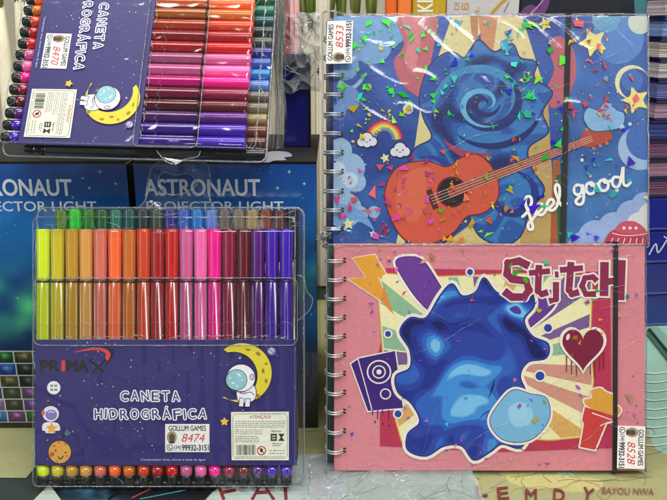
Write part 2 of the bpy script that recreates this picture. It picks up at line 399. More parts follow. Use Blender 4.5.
def proj_box(ox, i):
    """ox: photo x of the face's left edge"""
    a = FB.L(ox, 430, 0)[0]; b = FB.L(ox + 187, 430, 0)[0]
    top_a, top_b = FB.L(ox, 163, 0)[0], FB.L(ox + 187, 163, 0)[0]
    # straight carton of constant width, taken at the top edge
    x0, x1 = top_a, top_b; w_ = x1 - x0
    M = Matrix.Translation(((x0 + x1) / 2, YB, 0)) @ Matrix.Rotation(R(90), 4, 'X')
    fr = Fr(M); e = empty('projector_box', M); tagp(e, BOXLAB[i], 'box', 'projector light boxes side by side')
    hw = w_ / 2 - .0012
    s = Sheet(); s.block(-hw, hw, 0.0, ZB, -.150, -.0006, (14, 16, 22), bev=.0008)
    s.finish('carton', GLOSS, e)
    art = Sheet(z=-.0003)
    # printed front in local metres, drawn through photo-like units (1 unit = k metres)
    k = w_ / 187.0
    art.P = lambda px, py: ((px - 93.5) * k, ZB - (py - 163) * (ZB / 267.0))
    art.grid(2, 164, 185, 428, 60, 84, lambda px, py: aurora(px, py, 0))
    rs = random.Random(5 + i)
    for q in range(46):
        x, y = rs.uniform(6, 182), rs.uniform(166, 320); rr = rs.choice((.35, .4, .55, 1.1))
        art.poly(ell(x, y, rr, n=8) if rr < 1 else star(x, y, 1.8, .35, 4), (140, 190, 205), raise_=(q == 0))
    for x, y in ((158, 171), (173, 182), (146, 186)): art.poly(star(x, y, 2.0, .4, 4), (150, 220, 190))
    art.text('ASTRONAUT', 70, 185.5, 116, 15, (236, 240, 244), off=.035)
    art.text('PROJECTOR LIGHT', 82, 204.5, 139, 12, (222, 230, 238), off=.02)
    # picture grid
    cols_ = [(26, 46, 110), (70, 40, 120), (60, 30, 96), (14, 70, 24), (40, 130, 16), (24, 60, 130), (28, 36, 84), (60, 60, 26), (110, 80, 140), (14, 26, 22), (20, 80, 140), (12, 22, 16), (20, 40, 90), (80, 30, 90)]
    art.poly([(8, 346), (151, 346), (158, 423), (14, 423)], (176, 190, 196))
    for r in range(6):
        for c_ in range(7):
            x0_, y0_ = 9 + c_ * 20.4 + r * 1.1, 347.2 + r * 12.7
            cc = cols_[(r * 2 + c_ * 3 + (c_ // 2)) % len(cols_)]
            def pic(px, py, cc=cc, sx=x0_, sy=y0_):
                d = max(0, 1 - math.hypot((px - sx - 10) / 9, (py - sy - 4) / 6)); n = .8 + .5 * noise.noise(Vector((px * .3, py * .3, cc[0])))
                return tuple(min(255, 1.5 * q * n * (1 - .4 * (py - sy) / 12) + 110 * d * d) for q in cc)
            art.grid(x0_, y0_, x0_ + 19, y0_ + 11.6, 8, 6, pic)
            if c_ < 6 or r < 6: art.z -= art.STEP
    art.up(3)
    art.stroke(ell(152, 343, 4, n=16), .6, (170, 190, 200), closed=True)
    art.poly([(2, 424), (185, 424), (185, 428.5), (2, 428.5)], (10, 14, 20))
    art.finish('printed_front', GLOSS, e)
    # lid: glossy black flap lying on top, with its thin edge
    l = Sheet(); l.block(-hw, hw, ZB + .0003, ZB + .0012, -.150, .0004, (16, 16, 19), bev=.0003)
    l.finish('lid', MATTE, e)
    return fr
proj_box(-59, 0); proj_box(131, 1)

# ================================================================== MARKER PACKS
S = .55 / F_PX   # metres per photo pixel on the pack's face
FZ = .0225       # the pens' front face above the pack's back
base = at(168, 488, .548) + FW * FZ
PK = Fr(Matrix.Translation(base) @ Matrix.Rotation(R(90) - TILT, 4, 'X'))
# local coordinates of the pack, authored in photo pixels of its front plane
def pk(px, py): return ((px - 168) * S, (488 - py) * S + .0)
def hexround(n=7, r=1.0, b=.42):
    out = []
    for k in range(6):
        a0 = R(60 * k + 30); cx, cz = (r - b) * math.cos(a0), (r - b) * math.sin(a0)
        for j in range(n):
            a = a0 + R(-30 + 60 * j / (n - 1)); out.append((cx + b * math.cos(a), cz + b * math.sin(a)))
    return out[::-1]
def circ(n=24): return [(math.cos(-2 * math.pi * i / n), math.sin(-2 * math.pi * i / n)) for i in range(n)]
FRONT = [(214, 236, 0), (208, 192, 8), (196, 146, 14), (222, 156, 70), (218, 110, 88), (255, 104, 40), (206, 106, 14), (214, 62, 14), (170, 16, 26), (206, 12, 10),
         (208, 92, 150), (246, 104, 176), (246, 0, 146), (140, 0, 56), (100, 4, 26), (86, 10, 116), (68, 10, 166), (62, 14, 172)]
BACK = [(76, 126, 12), (20, 208, 34), (30, 126, 34), (26, 94, 48), (22, 122, 100), (20, 84, 84), (36, 54, 54), (62, 78, 62), (48, 48, 136), (54, 96, 190), (22, 126, 208),
        (94, 136, 214), (104, 98, 88), (124, 114, 92), (156, 136, 88), (116, 52, 30), (84, 38, 32), (22, 22, 26)]
def marker(e, x, dy, z, cl, r=7.05):
    """x in photo px, dy lifts the pen, z its axis height"""
    xm = (x - 168) * S; Y = lambda py: (488 - py) * S + dy
    jr = random.Random(int(x * 10 + z * 1e4)); xm += jr.uniform(-.3, .3) * S; yj = jr.uniform(-.5, .5) * S; Y = lambda py: (488 - py) * S + dy + (yj if py < 470 else yj * .5)
    ja = R(jr.uniform(-5, 5)); dull = tuple(q * .74 + 6 for q in cl)
    b = Sheet(); hx = [(u_ * math.cos(ja) - v_ * math.sin(ja), u_ * math.sin(ja) + v_ * math.cos(ja)) for u_, v_ in hexround()]
    b.prof([(Y(467), r * S * .80), (Y(464), r * S * .93), (Y(463), r * S * .95), (Y(284), r * S * .95), (Y(283), r * S * .86), (Y(276), r * S * .84)], hx, dull, cx=xm, cz=z)
    b.prof([(Y(477.2), r * S * .78), (Y(476.6), r * S * .84), (Y(466.5), r * S * .90)], circ(), cl, cx=xm, cz=z)
    m = b.finish('marker', PEN, e, fix=True)
    c = Sheet()
    c.prof([(Y(281.5), r * S * .74), (Y(280.6), r * S * .89), (Y(279), r * S * .90), (Y(250), r * S * .955), (Y(231.2), r * S * 1.0), (Y(230.4), r * S * .98), (Y(230.1), r * S * .93)], circ(28), cl, cx=xm, cz=z)
    c.prof([(Y(283.4), r * S * .93), (Y(281.6), r * S * .93)], circ(), (22, 18, 20), cx=xm, cz=z)  # black ring stands in for the shade at the barrel's neck
    c.finish('cap', PLAST, m, fix=True)
    p = Sheet()
    p.prof([(Y(487), r * S * .62), (Y(486.4), r * S * .74), (Y(484), r * S * .80), (Y(479), r * S * .83), (Y(476.9), r * S * .80)], circ(), (20, 20, 24), cx=xm, cz=z)
    p.finish('end_plug', PLAST, m, fix=True)
def smalltext(s, x0, y0, x1, n, c, rs, lw=.55, gap=1.9):
    """print too small to read in the photo: broken hairlines"""
    for k in range(n):
        x = x0
        while x < x1 - 1:
            L_ = rs.uniform(1.2, 4.2); e_ = min(x1, x + L_); s.poly([(x, y0 + k * gap), (e_, y0 + k * gap), (e_, y0 + k * gap + lw), (x, y0 + k * gap + lw)], c, raise_=False); x = e_ + rs.uniform(.5, 1.1)
def astronaut(s, ox=0, oy=0):
    def o(p): return [(x + ox, y + oy) for x, y in p]
    DK = (38, 30, 66)
    # crescent moon
    outer = [(227 + 0, 357)]; cx, cy, r = 242, 373, 29.5
    pts = [(cx + r * math.cos(a), cy + r * math.sin(a)) for a in [R(-128 + 6.5 * i) for i in range(40)]]
    cx2, cy2, r2 = 233.5, 376, 24
    inn = [(cx2 + r2 * math.cos(a), cy2 + r2 * math.sin(a)) for a in [R(118 - 6.0 * i) for i in range(38)]]
    s.poly(o(pts + inn), (222, 204, 52))
    for x, y, a, b, rt in ((248, 350, 2.6, 1.2, .1), (258, 354, 2.8, 1.8, .6), (266, 364, 1.6, 1.4, 0), (263, 371, 1.5, 2.6, 0), (266, 381, 1.5, 2.4, 0), (258, 396, 2.6, 1.8, .7), (247, 402, 2, 1.1, .2)):
        s.poly(o(ell(x - 0, y, a, b, 14, rt)), (150, 128, 30))
    # suit
    body = [(238, 387), (248, 383), (255, 388), (255, 398), (249, 402), (240, 402), (237, 396)]
    s.poly(o(grow(spline(body, 5), .8)), DK); s.poly(o(body), (234, 232, 238), smooth=5)
    for q in ([(240, 398), (239, 406), (243, 406.5), (244, 399)], [(246, 399), (245, 406.5), (249.5, 406.5), (250, 399)]):
        s.poly(o(grow(q, .6)), DK); s.poly(o(q), (232, 228, 236))
    s.stroke(o([(238, 391), (243, 394), (250, 392), (254, 395)]), .7, DK, smooth=4)
    s.stroke(o([(222, 388), (238, 392), (246, 392)]), .6, (90, 80, 80), smooth=4)
    s.poly(o(ell(241, 378, 14.5, 14, 30)), DK); s.poly(o(ell(241, 378, 13.8, 13.3, 30)), (238, 236, 240))
    s.poly(o(ell(236.5, 380, 10.8, 10.6, 30)), DK); s.poly(o(ell(236.5, 380, 10.2, 10, 30)), (142, 194, 200))
    for x, y, a, b, rt in ((239, 375, 3, .9, .7), (233, 383, 1.6, 1.1, 0), (230, 378, 1, 1, 0), (237, 386, 1.2, .8, 0), (242, 380, .8, .8, 0)): s.poly(o(ell(x, y, a, b, 12, rt)), (214, 238, 240))
    s.poly(o(ell(252, 377, 2.4, 3.2, 16)), DK); s.poly(o(ell(252, 377, 1.8, 2.6, 16)), (206, 196, 206))
    # little ringed planet and star
    s.poly(o(ell(271.5, 351.5, 4.2, 4.2, 16)), (120, 112, 160)); s.poly(o(ell(271, 351, 3.0, 3.0, 16)), (190, 186, 214)); s.stroke(o([(266, 347), (272, 352), (277.5, 356.5)]), .9, (96, 88, 140))
    s.poly(o(spline(star(224.5, 421.5, 4.4, .58, 5), 3)), (232, 184, 70)); 
    s.poly(o(ell(240, 358, 1.3, .8, 8, -.6)), (190, 184, 220))
CARD = (62, 50, 122)
def card(e):
    s = Sheet(z=FZ + .0004); s.P = lambda px, py: pk(px, py)
    x0, y0 = pk(35.5, 465.5); x1, y1 = pk(296.5, 340)
    s.block(x0, x1, y0, y1, FZ - .0002, FZ + .0004, (40, 30, 96), bev=.0002, seg=1)
    s.z = FZ + .00045
    s.poly([(35.8, 465.2), (222, 465.2), (222, 340.3), (35.8, 340.3)], (42, 35, 105)); s.poly([(222, 465.2), (296.2, 465.2), (296.2, 340.3), (222, 340.3)], (42, 35, 105), raise_=False)
    rs = random.Random(11); s.up()
    for k in range(150):
        cl = rs.choice(((118, 420), (70, 440), (150, 372), (195, 365), (260, 440), (140, 440), (90, 355), (110, 385), None))
        x, y = (rs.uniform(40, 293), rs.uniform(344, 462)) if cl is None else (rs.gauss(cl[0], 16), rs.gauss(cl[1], 12))
        if not (38 < x < 294 and 342 < y < 463): continue
        s.poly(ell(x, y, rs.choice((.28, .3, .4, .62)), n=7), (206, 204, 230), raise_=False)
    # maker's wordmark
    s.text('PR', 50.5, 366.2, 18.5, 10.5, (18, 16, 30), off=.07); s.poly([(62.2, 361), (65.8, 361), (65.8, 371.5), (62.2, 371.5)], (214, 52, 52))
    s.text('MA', 78.2, 366.2, 20.5, 10.5, (18, 16, 30), off=.07)
    s.stroke([(90, 360), (97, 366), (104, 372.5)], 2.8, (18, 16, 30)); s.stroke([(92, 374), (99, 367), (106, 360), (112, 354), (114, 350)], 2.2, (18, 16, 30), smooth=4)
    q = spline([(74, 353), (86, 349.5), (98, 348), (107, 350), (111, 355), (108, 361), (106, 358), (106, 353.5), (98, 350.6), (86, 351.3)], 5); s.poly(q, (224, 60, 58))
    q = spline([(104, 347.6), (112, 349), (114.5, 354), (110, 362), (104, 368), (109, 360), (111, 354.5), (109, 350)], 5); s.poly(q, (18, 16, 30))
    # round 36-pen badge
    s.poly(ell(54.5, 388, 6.6), (234, 234, 238))
    for dx, dy in ((-2, -2), (2, -2), (-2, 2), (2, 2)):
        for g in (-1, 1): s.stroke([(54.5 + dx - 1.4, 388 + dy - g), (54.5 + dx + 1.4, 388 + dy + g)], .7, (30, 26, 44))
    # small standing astronaut with a star
    s.poly(ell(51.5, 414, 9, 8.6), (30, 24, 60)); s.poly(ell(51.5, 414, 8.2, 7.8), (222, 218, 232)); s.poly(ell(52, 415, 5.8, 5.2), (126, 116, 182)); s.stroke(spline([(49, 413), (52, 411.6), (55, 413)], 4, False), .8, (226, 222, 240)); s.poly(ell(44, 413, 1.8, 2.6), (210, 96, 80))
    s.stroke([(50, 405), (49, 401.5)], .7, (30, 24, 60)); s.poly(ell(49, 401, 1.1), (180, 90, 80))
    s.poly(spline([(45, 423), (58, 423), (61, 430), (56, 431), (55, 433), (47, 433), (46, 431), (43, 430)], 4), (226, 222, 232))
    s.poly(spline(star(52.5, 428.5, 6, .55), 3), (228, 168, 62))
    # little flagged planet
    s.stroke([(61, 443), (66.5, 429)], 2.2, (28, 24, 44)); s.poly([(66.5, 429), (72, 433), (70, 434.6), (68, 436.5), (65, 434.4)], (70, 110, 110))
    s.poly(ell(60.5, 452, 11.8), (44, 28, 34)); s.poly(ell(60.5, 452, 11.1), (214, 158, 66))
    for x, y, a in ((55, 446, 1.6), (66, 444, 1.8), (52, 455, 2.6), (68, 456, 1.4), (60, 442.5, 1.5), (58, 461, 1.2)): s.poly(ell(x, y, a, a * .7, 12), (176, 112, 40))
    s.poly(ell(53.2, 454, 2.0), (196, 70, 48)); s.stroke([(59, 456.5), (61, 459), (64, 456)], 1.3, (84, 36, 30), smooth=3); s.poly(ell(56.5, 450.5, .9), (40, 26, 30)); s.poly(ell(66.5, 452.5, .9), (40, 26, 30))
    s.stroke([(66, 440), (78, 444), (84, 455), (82, 463)], .4, (30, 26, 60), smooth=5); s.stroke([(50, 441), (46, 436), (56, 433.5)], .4, (30, 26, 60), smooth=4)
    # title
    def title(word, cx, cy, wd, ht):
        n = len(word); rs2 = random.Random(n)
        ws = [.30 if ch == 'I' else 1.0 for ch in word]; tot = sum(ws) + .16 * (n - 1); x = cx - wd / 2; u = wd / tot
        for ch, q in zip(word, ws):
            hh = ht * (1.28 if ch == 'Á' else 1); yy = cy - (ht * .14 if ch == 'Á' else 0)
            rr = rs2.uniform(-.12, .12); dy = rs2.uniform(-.5, .5)
            s.text(ch, x + q * u / 2, yy + dy, q * u * .80 if ch != 'I' else q * u * .5, hh * .82, (52, 42, 112), off=.01, rot=rr, outline=(.15, (232, 232, 240)))
            x += (q + .16) * u
    title('CANETA', 150.5, 396, 60, 11.5); title('HIDROGRÁFICA', 151, 414, 113, 11.5)
    s.text('Composição: tinta, álcool e base de água', 173.5, 459.5, 64, 2.8, (196, 196, 220), off=0)
    astronaut(s)
    s.finish('card_sleeve', PRINT, e)
    # safety notice
    n = Sheet(z=FZ + .0012); n.P = pk
    n.poly([(231, 412), (288.5, 411.6), (288.5, 460), (231.6, 460)], (226, 226, 208))
    n.stroke([(235, 414), (285, 413.8), (287, 417), (287, 455), (285, 458), (235, 458), (233, 455), (233, 417)], .5, (70, 74, 68), closed=True)
    n.text('ATENÇÃO!', 260, 416.8, 21, 4.4, (176, 34, 30), off=.02)
    rs = random.Random(4); n.up()
    smalltext(n, 235, 421, 285, 4, (96, 96, 90), rs); smalltext(n, 235, 429.5, 262, 3, (130, 130, 122), rs); smalltext(n, 235, 436, 259, 4, (100, 100, 94), rs, .5, 1.8)
    x = 236.5
    while x < 255.5:
        b_ = rs.choice((.35, .5, .8)); n.poly([(x, 444.6), (x + b_, 444.6), (x + b_, 454.6), (x, 454.6)], (24, 24, 24), raise_=False); x += b_ + rs.choice((.3, .5, .7))
    n.stroke(ell(261.3, 450.3, 4.1, n=24), 1.0, (190, 44, 40), closed=True); n.stroke([(258.5, 447.5), (264, 453)], 1.0, (190, 44, 40)); n.poly(ell(261.3, 450, 1.5, 2), (40, 40, 40))
    n.text('Segurança', 276, 431, 10, 2.2, (40, 40, 40), off=.01)
    n.poly([(270.4, 433.6), (276.6, 433.6), (276.6, 440.6), (270.4, 440.6)], (36, 38, 38)); n.poly([(271.6, 435.4), (275.4, 435.4), (275.4, 436.6), (271.6, 436.6)], (200, 200, 190)); n.poly([(271.6, 438), (275.4, 438), (275.4, 439), (271.6, 439)], (200, 200, 190))
    n.poly([(278, 433.6), (284.4, 433.6), (281.6, 437), (284.4, 440.6), (278, 440.6), (280.6, 437)], (30, 32, 32))
    smalltext(n, 272, 443, 282, 2, (90, 90, 84), rs); smalltext(n, 269, 450, 285, 2, (90, 90, 84), rs, .5, 2.8); smalltext(n, 236, 456, 284, 1, (120, 120, 110), rs, .4)
    n.finish('safety_label', MATTE, e)
def shop_sticker(P, name, num, parent, z, rot90=0, mat=None):
    """price sticker drawn on a 44 x 28 field; P maps field units to local metres"""
    n = Sheet(z=z); n.P = P
    n.poly([(0, 0), (44, 0), (44, 28), (0, 28)], (226, 224, 220))
    n.text('GOLLUM GAMES', 22, 4.2, 37, 5.2, (28, 26, 32), off=.03)
    n.poly(ell(6.6, 13.2, 5.0, 6.2, 20), (150, 136, 116)); n.poly(spline([(4, 12), (6.5, 9.5), (9.5, 12), (8.6, 17.5), (5, 17.2)], 4), (84, 62, 40)); n.poly(ell(6.6, 18.2, 3.2, 1.4, 12), (66, 52, 40))
    n.text(num, 28, 13.8, 23, 8.2, (190, 50, 60), off=-.004, shear=.25)
    n.stroke(ell(4.6, 23.4, 2.9, 2.9, 20), .7, (28, 30, 60), closed=True); n.stroke([(3.5, 22), (4.4, 24.2), (6, 24.8)], .8, (28, 30, 60), smooth=3)
    n.text('(34)', 12.2, 23.6, 6.8, 5.0, (28, 32, 70), off=.015); n.text('99932-3151', 30, 23.5, 26.5, 5.6, (28, 32, 70), off=.04)
    return n.finish('price_sticker', MATTE, parent)
# pouch ------------------------------------------------------------
def rrect(x0, x1, y0, y1, r, n=5):
    out = []
    for cx, cy, a0 in ((x1 - r, y1 - r, 0), (x0 + r, y1 - r, 90), (x0 + r, y0 + r, 180), (x1 - r, y0 + r, 270)):
        for k in range(n + 1):
            a = R(a0 + 90 * k / n); out.append((cx + r * math.cos(a), cy + r * math.sin(a)))
    return out
def pouch(e):
    X0, Y0 = pk(32, 488); X1, Y1 = pk(303, 208)
    # pouch front: rises over pens, over the card and over the pen ends
    def lift(x, y):
        px = x / S + 168; py = 488 - y / S
        z = 0
        if py > 467: z -= .0030 * min(1, (py - 467) / 12)
        if py < 232: z -= .006 * min(1, (232 - py) / 14)
        if px > 294: z -= .008 * min(1, (px - 294) / 9) ** 1.3
        if px < 36: z -= .004 * min(1, (36 - px) / 4)
        return z + .00012 * math.cos((px - 41.5) / 14.35 * 2 * math.pi)
    s = film_grid(X0, X1, Y0, Y1, FZ + .0034, 150, 150, .0007, (26, 34), 1.5, fn=lift)
    s.finish('pouch_front', PVC, e)
    b = film_grid(X0, X1, Y0, Y1, .0002, 20, 20, .0002, (20, 20), 4.0); b.finish('pouch_back', PVC, e)
    # welded seams round the pouch
    r = Sheet()
    r.tube([(x, y, .012) for x, y in rrect(X0, X1, Y0 + .0006, Y1, .006)], .0008, (255, 255, 255), closed=True, seg=6)
    r.tube([(x, y, FZ + .0006) for x, y in rrect(X0 + .0012, X1 - .006, Y0 + .0012, Y1 - .007, .004)], .00035, (255, 255, 255), closed=True, seg=5)
    x0, y0 = pk(35, 345.5); x1, y1 = pk(297, 278.5)
    r.tube([(x, y, FZ + .0022) for x, y in rrect(x0, x1, y0, y1, .005)], .00035, (255, 255, 255), closed=True, seg=5)
    rq = random.Random(17); a0_, b0_ = pk(38, 236); a1_, b1_ = pk(300, 209)
    creases(r, a0_, a1_, b0_, b1_, FZ + .0030, 46, rq, .2, 1.0, (.006, .03), .00022, .45)
    a0_, b0_ = pk(36, 338.5); a1_, b1_ = pk(296, 335); creases(r, a0_, a1_, b0_, b1_, FZ + .0034, 90, rq, 0, .2, (.002, .008), .00028, .1)  # short white slivers stand in for light glinting along the seam
    a0_, b0_ = pk(40, 486); a1_, b1_ = pk(300, 466); creases(r, a0_, a1_, b0_, b1_, FZ + .0030, 26, rq, 1.4, .5, (.004, .012), .00018, .3)
    for k in range(18):
        cx_, cy_ = pk(41.5 + 14.35 * k, 327); r.tube([(cx_ + 6.8 * S * math.cos(t_), cy_ + 5 * S * math.sin(t_), FZ + .0030) for t_ in [math.pi * q / 10 for q in range(11)]], .00010, (255, 255, 255), seg=4)
    r.finish('seam', RIM, e)
    # flap lobe on the right side
    f = Sheet(); pts = spline([pk(296, 276), pk(303, 279), pk(306, 292), pk(312, 300), pk(309, 311), pk(302, 318), pk(297, 322)], 5, False)
    f.tube([(x, y, FZ - .004) for x, y in pts], .0004, (255, 255, 255), seg=5)
    bb = len(f.v); f.v += [(x, y, FZ - .004 + .0006 * math.sin(i)) for i, (x, y) in enumerate(pts)]; f.f.append(tuple(range(bb, bb + len(pts)))); f.c.append((1, 1, 1)); f.m.append(0); f.sm.append(False)
    f.m[-1] = 1; f.finish('side_tab', [RIM, PVC], e)
def hanger(e):
    # euro-hole hanger rising from the back of the pouch
    X = lambda px, py: pk(px, py)
    out = spline([X(128, 210), X(139, 200), X(141, 185), X(146, 166), X(158, 159), X(186, 160), X(203, 164), X(206, 180), X(205, 196), X(211, 209)], 6, False)
    hole = spline([X(152, 181), X(157, 171), X(170, 174), X(184, 172), X(192, 182), X(184, 190), X(170, 194), X(158, 191)], 5, True)
    s = Sheet()
    s.tube([(x, y, .004 + .05 * max(0, y - .19) ** 1.0 * 0) for x, y in out], .0007, (255, 255, 255), seg=6)
    s.tube([(x, y, .004) for x, y in hole], .0005, (255, 255, 255), seg=6, closed=True)
    s.finish('hanger_rim', RIM, e)
    g = film_grid(*[q for q in (X(130, 0)[0], X(208, 0)[0])], X(0, 209)[1], X(0, 159)[1], .0035, 30, 24, .0012, (60, 60), 3.0)
    keep = []
    import mathutils
    def inside(x, y, P_):
        c = False
        for i in range(len(P_)):
            (xa, ya), (xb, yb) = P_[i - 1], P_[i]
            if (ya > y) != (yb > y) and x < (xb - xa) * (y - ya) / (yb - ya) + xa: c = not c
        return c
    ff = [f for f in g.f if inside(sum(g.v[i][0] for i in f) / 4, sum(g.v[i][1] for i in f) / 4, out) and not inside(sum(g.v[i][0] for i in f) / 4, sum(g.v[i][1] for i in f) / 4, hole)]
    g.f = ff; g.c = [(1, 1, 1)] * len(ff); g.m = [0] * len(ff); g.sm = [True] * len(ff)
    g.finish('hanger_tab', PVC, e)
pack = empty('marker_pack', PK.M)
tagp(pack, 'upright clear pouch of thirty six coloured felt pens standing on the table', 'marker set', 'packs of coloured felt pens')
for i, c_ in enumerate(FRONT): marker(pack, 41.5 + 14.35 * i, 0, FZ - 7.2 * S, c_)
for i, c_ in enumerate(BACK): marker(pack, 55.0 + 13.9 * i, 19.5 * S * (.575 / .55), FZ - 7.2 * S - 14.3 * S, c_, r=6.85)
card(pack); pouch(pack)
shop = shop_sticker(lambda u, v: pk(165.5 + u, 424 + v), 'price_sticker', '8474', pack, FZ + .0010)
# the second pack: a copy lying on its side on top of the projector boxes
a = TILT + R(19)
X_ = Vector((0, -math.sin(a), -math.cos(a))); Y_ = Vector((1, 0, 0)); Z_ = X_.cross(Y_)
Rm = Matrix((X_, Y_, Z_)).transposed().to_4x4() @ Matrix.Rotation(R(-1.6), 4, 'Z')
SC2 = .925
corner = Vector((*pk(303, 488), 0))                       # side seam, lies lowest
T0 = Matrix.Translation(on_z(8, 168, ZB + .002)) @ Rm @ Matrix.Scale(SC2, 4) @ Matrix.Translation(-corner)
# settle it on the lids
low = min((T0 @ Vector((*pk(303, y_), z_))).z for y_ in (208, 488) for z_ in (0, FZ))
T0 = Matrix.Translation((0, 0, ZB + .0016 - low)) @ T0
pack2 = pack.copy(); col.objects.link(pack2); pack2.matrix_world = T0
pack2['label'] = 'clear pouch of coloured felt pens tipped on its side on top of the projector boxes'
def copy_children(src, dst):
    for ch in list(src.children):
        if ch.name.startswith('price_sticker'): continue
        c = ch.copy(); col.objects.link(c); c.parent = dst
        copy_children(ch, c)
copy_children(pack, pack2)
st2 = shop_sticker(lambda u, v: pk(162 + u, 427 + v), 'price_sticker', '8470', pack2, FZ + .0010)
hanger(pack)

# ================================================================== NOTEBOOKS
def shard(s, x, y, r, c, rs, m=1):
    a = rs.uniform(0, 6.28); n = rs.choice((3, 3, 3, 4)); pts = []; st_ = rs.uniform(.35, 1.0); ro_ = rs.uniform(0, 3.14)
    for k in range(n):
        u_ = r * rs.uniform(.6, 1.45) * math.cos(a + k * 6.28 / n); v_ = st_ * r * rs.uniform(.5, 1.2) * math.sin(a + k * 6.28 / n)
        pts.append((x + u_ * math.cos(ro_) - v_ * math.sin(ro_), y + u_ * math.sin(ro_) + v_ * math.cos(ro_)))
    g_ = rs.uniform(.72, 1.06); s.poly(pts, tuple(min(255, q * g_) for q in c), m=m, raise_=False)
def cloud(s, pts, c):
    for x, y, r in pts: s.poly(ell(x, y, r, n=30), c, raise_=False)
    s.up()
def notebook(label, x0, y0, x1, y1, depth, ring_ys, hole_x, wire_c, band, page_c, art, bagbox, seed, ridge, spine=334):
    T = .0135
    org = at((x0 + x1) / 2, y1, depth + T)
    # keep the front plane at `depth`: shift down the face so the rear edge is the base
    M = Matrix.Translation(at((x0 + x1) / 2, y1, depth) + FW * T) @ Matrix.Rotation(R(90) - TILT, 4, 'X')
    fr = Fr(M); e = empty('notebook', M); tagp(e, label, 'notebook', 'spiral notebooks in clear sleeves')
    A = fr.L(x0, y1, T); B = fr.L(x1, y0, T)
    s = Sheet(); s.block(A[0] - .0052, B[0], A[1], B[1], 0, .0018, page_c[1]); s.finish('back_cover', PRINT, e)
    s = Sheet()
    for k in range(13): s.block(A[0] + .002, B[0] - .0015 - .0004 * (k % 3), A[1] + .0015, B[1] - .0015, .0019 + k * .00075, .0019 + k * .00075 + .00062, (224, 220, 206), bev=0)
    s.finish('page_block', MATTE, e)
    s = Sheet(fr, z=T - .0001); s.block(A[0], B[0], A[1], B[1], .0117, T - .00012, page_c[0], bev=.0004)
    s.z = T - .0001; s.box = (x0 + .6, y0 + .6, x1 - .6, y1 - .6)
    art(s)
    s.box = None
    for y in ring_ys:
        for d in (-1.4, 1.6): s.poly(ell(hole_x, y + d, 1.7, .9, 10), (40, 34, 40))
    s.finish('front_cover', [GLOSS, FOIL], e)
    # binding rings
    for y in ring_ys:
        g = Sheet(); hx = fr.L(hole_x, y, T)
        ex = fr.L(spine - 9, y, T)[0]; ra = (hx[0] - ex) / 2; cx = (hx[0] + ex) / 2
        for d in (-1, 1):
            yy = hx[1] + d * .0011
            pts = []
            for k in range(26):
                an = R(-14 + 372 * k / 25 * .95)
                pts.append((cx + ra * math.cos(an), yy - d * .0003 * math.sin(an) + .0009 * math.sin(an) * -1, T / 2 + .0010 + (T / 2 + .0045) * math.sin(an)))
            g.tube(pts, .00052, wire_c, seg=8)
        g.tube([(cx + ra, hx[1] - .0011, T / 2 + .0005), (cx + ra + .0004, hx[1], T / 2 + .0003), (cx + ra, hx[1] + .0011, T / 2 + .0005)], .0005, wire_c, seg=6)
        g.finish('binding_ring', WIRE, e)
    # elastic band
    bx0, bx1, bw = band
    s = Sheet(fr, z=T + .0004); P0, P1 = fr.L(bx0, y0, T), fr.L(bx1, y1, T); hw = bw * depth / F_PX / 2
    pa, pb = Vector((P0[0], P0[1] + .001)), Vector((P1[0], P1[1] - .001))
    for k in range(1):
        v = [(pb.x - hw, pb.y), (pb.x + hw, pb.y), (pa.x + hw, pa.y), (pa.x - hw, pa.y)]
        z1, z0 = T + .0011, T + .0002
        lo = [(x, y, z0) for x, y in v]; hi = [(x, y, z1) for x, y in v]
        s.face(hi, lin((24, 22, 26)))
        for i in range(4): j = (i + 1) % 4; s.face([lo[i], lo[j], hi[j], hi[i]], lin((24, 22, 26)))
        for (yy, sg) in ((pa.y, 1), (pb.y, -1)):
            xx = pa.x if sg > 0 else pb.x
            s.block(xx - hw, xx + hw, yy - .0004, yy + .0005, -.0006, z1, (24, 22, 26), bev=.0002)
    s.finish('elastic_band', MATTE, e, fix=True)
    # clear sleeve
    C0 = fr.L(bagbox[0], bagbox[3], T); C1 = fr.L(bagbox[2], bagbox[1], T)
    def cling(x, y): 
        px_d = max(A[0] - x, x - B[0], A[1] - y, y - B[1]) 
        if x < A[0] + .006: return .0030 - max(0, min(1, (A[0] - .004 - x) / .004)) * .004
        return -.010 * max(0, min(1, px_d / .004)) if px_d > 0 else 0
    g = film_grid(C0[0], C1[0], C0[1], C1[1], T + .0026, 190, 140, .0010, (22, 30), seed, ragged=.0010, fn=cling)
    g.finish('clear_sleeve', FILM, e)
    g = Sheet(); pts = rrect(C0[0] + .0006, C1[0] - .0006, C0[1] + .0006, C1[1] - .0004, .002)
    zz = lambda x, y: T + .0026 + cling(x, y) - .0008 + .0006 * noise.noise(Vector((x * 80, y * 80, seed)))
    dense = []
    for i in range(len(pts)):
        a_, b_ = Vector(pts[i]), Vector(pts[(i + 1) % len(pts)]); n_ = max(1, int((b_ - a_).length / .006))
        for k in range(n_): q = a_.lerp(b_, k / n_); dense.append((q.x + .0005 * noise.noise(Vector((q.y * 120, seed, 1))), q.y + .0006 * noise.noise(Vector((q.x * 120, seed, 4))), zz(q.x, q.y)))
    g.tube(dense, .0006, (255, 255, 255), closed=True, seg=5); g.finish('sleeve_seam', RIM, e)
    g = Sheet(); rc = random.Random(int(seed * 10)); creases(g, A[0] + .004, B[0], A[1] + .002, B[1] - .002, T + .0034, 16, rc, .35, .6, (.02, .07), .00013, .22)
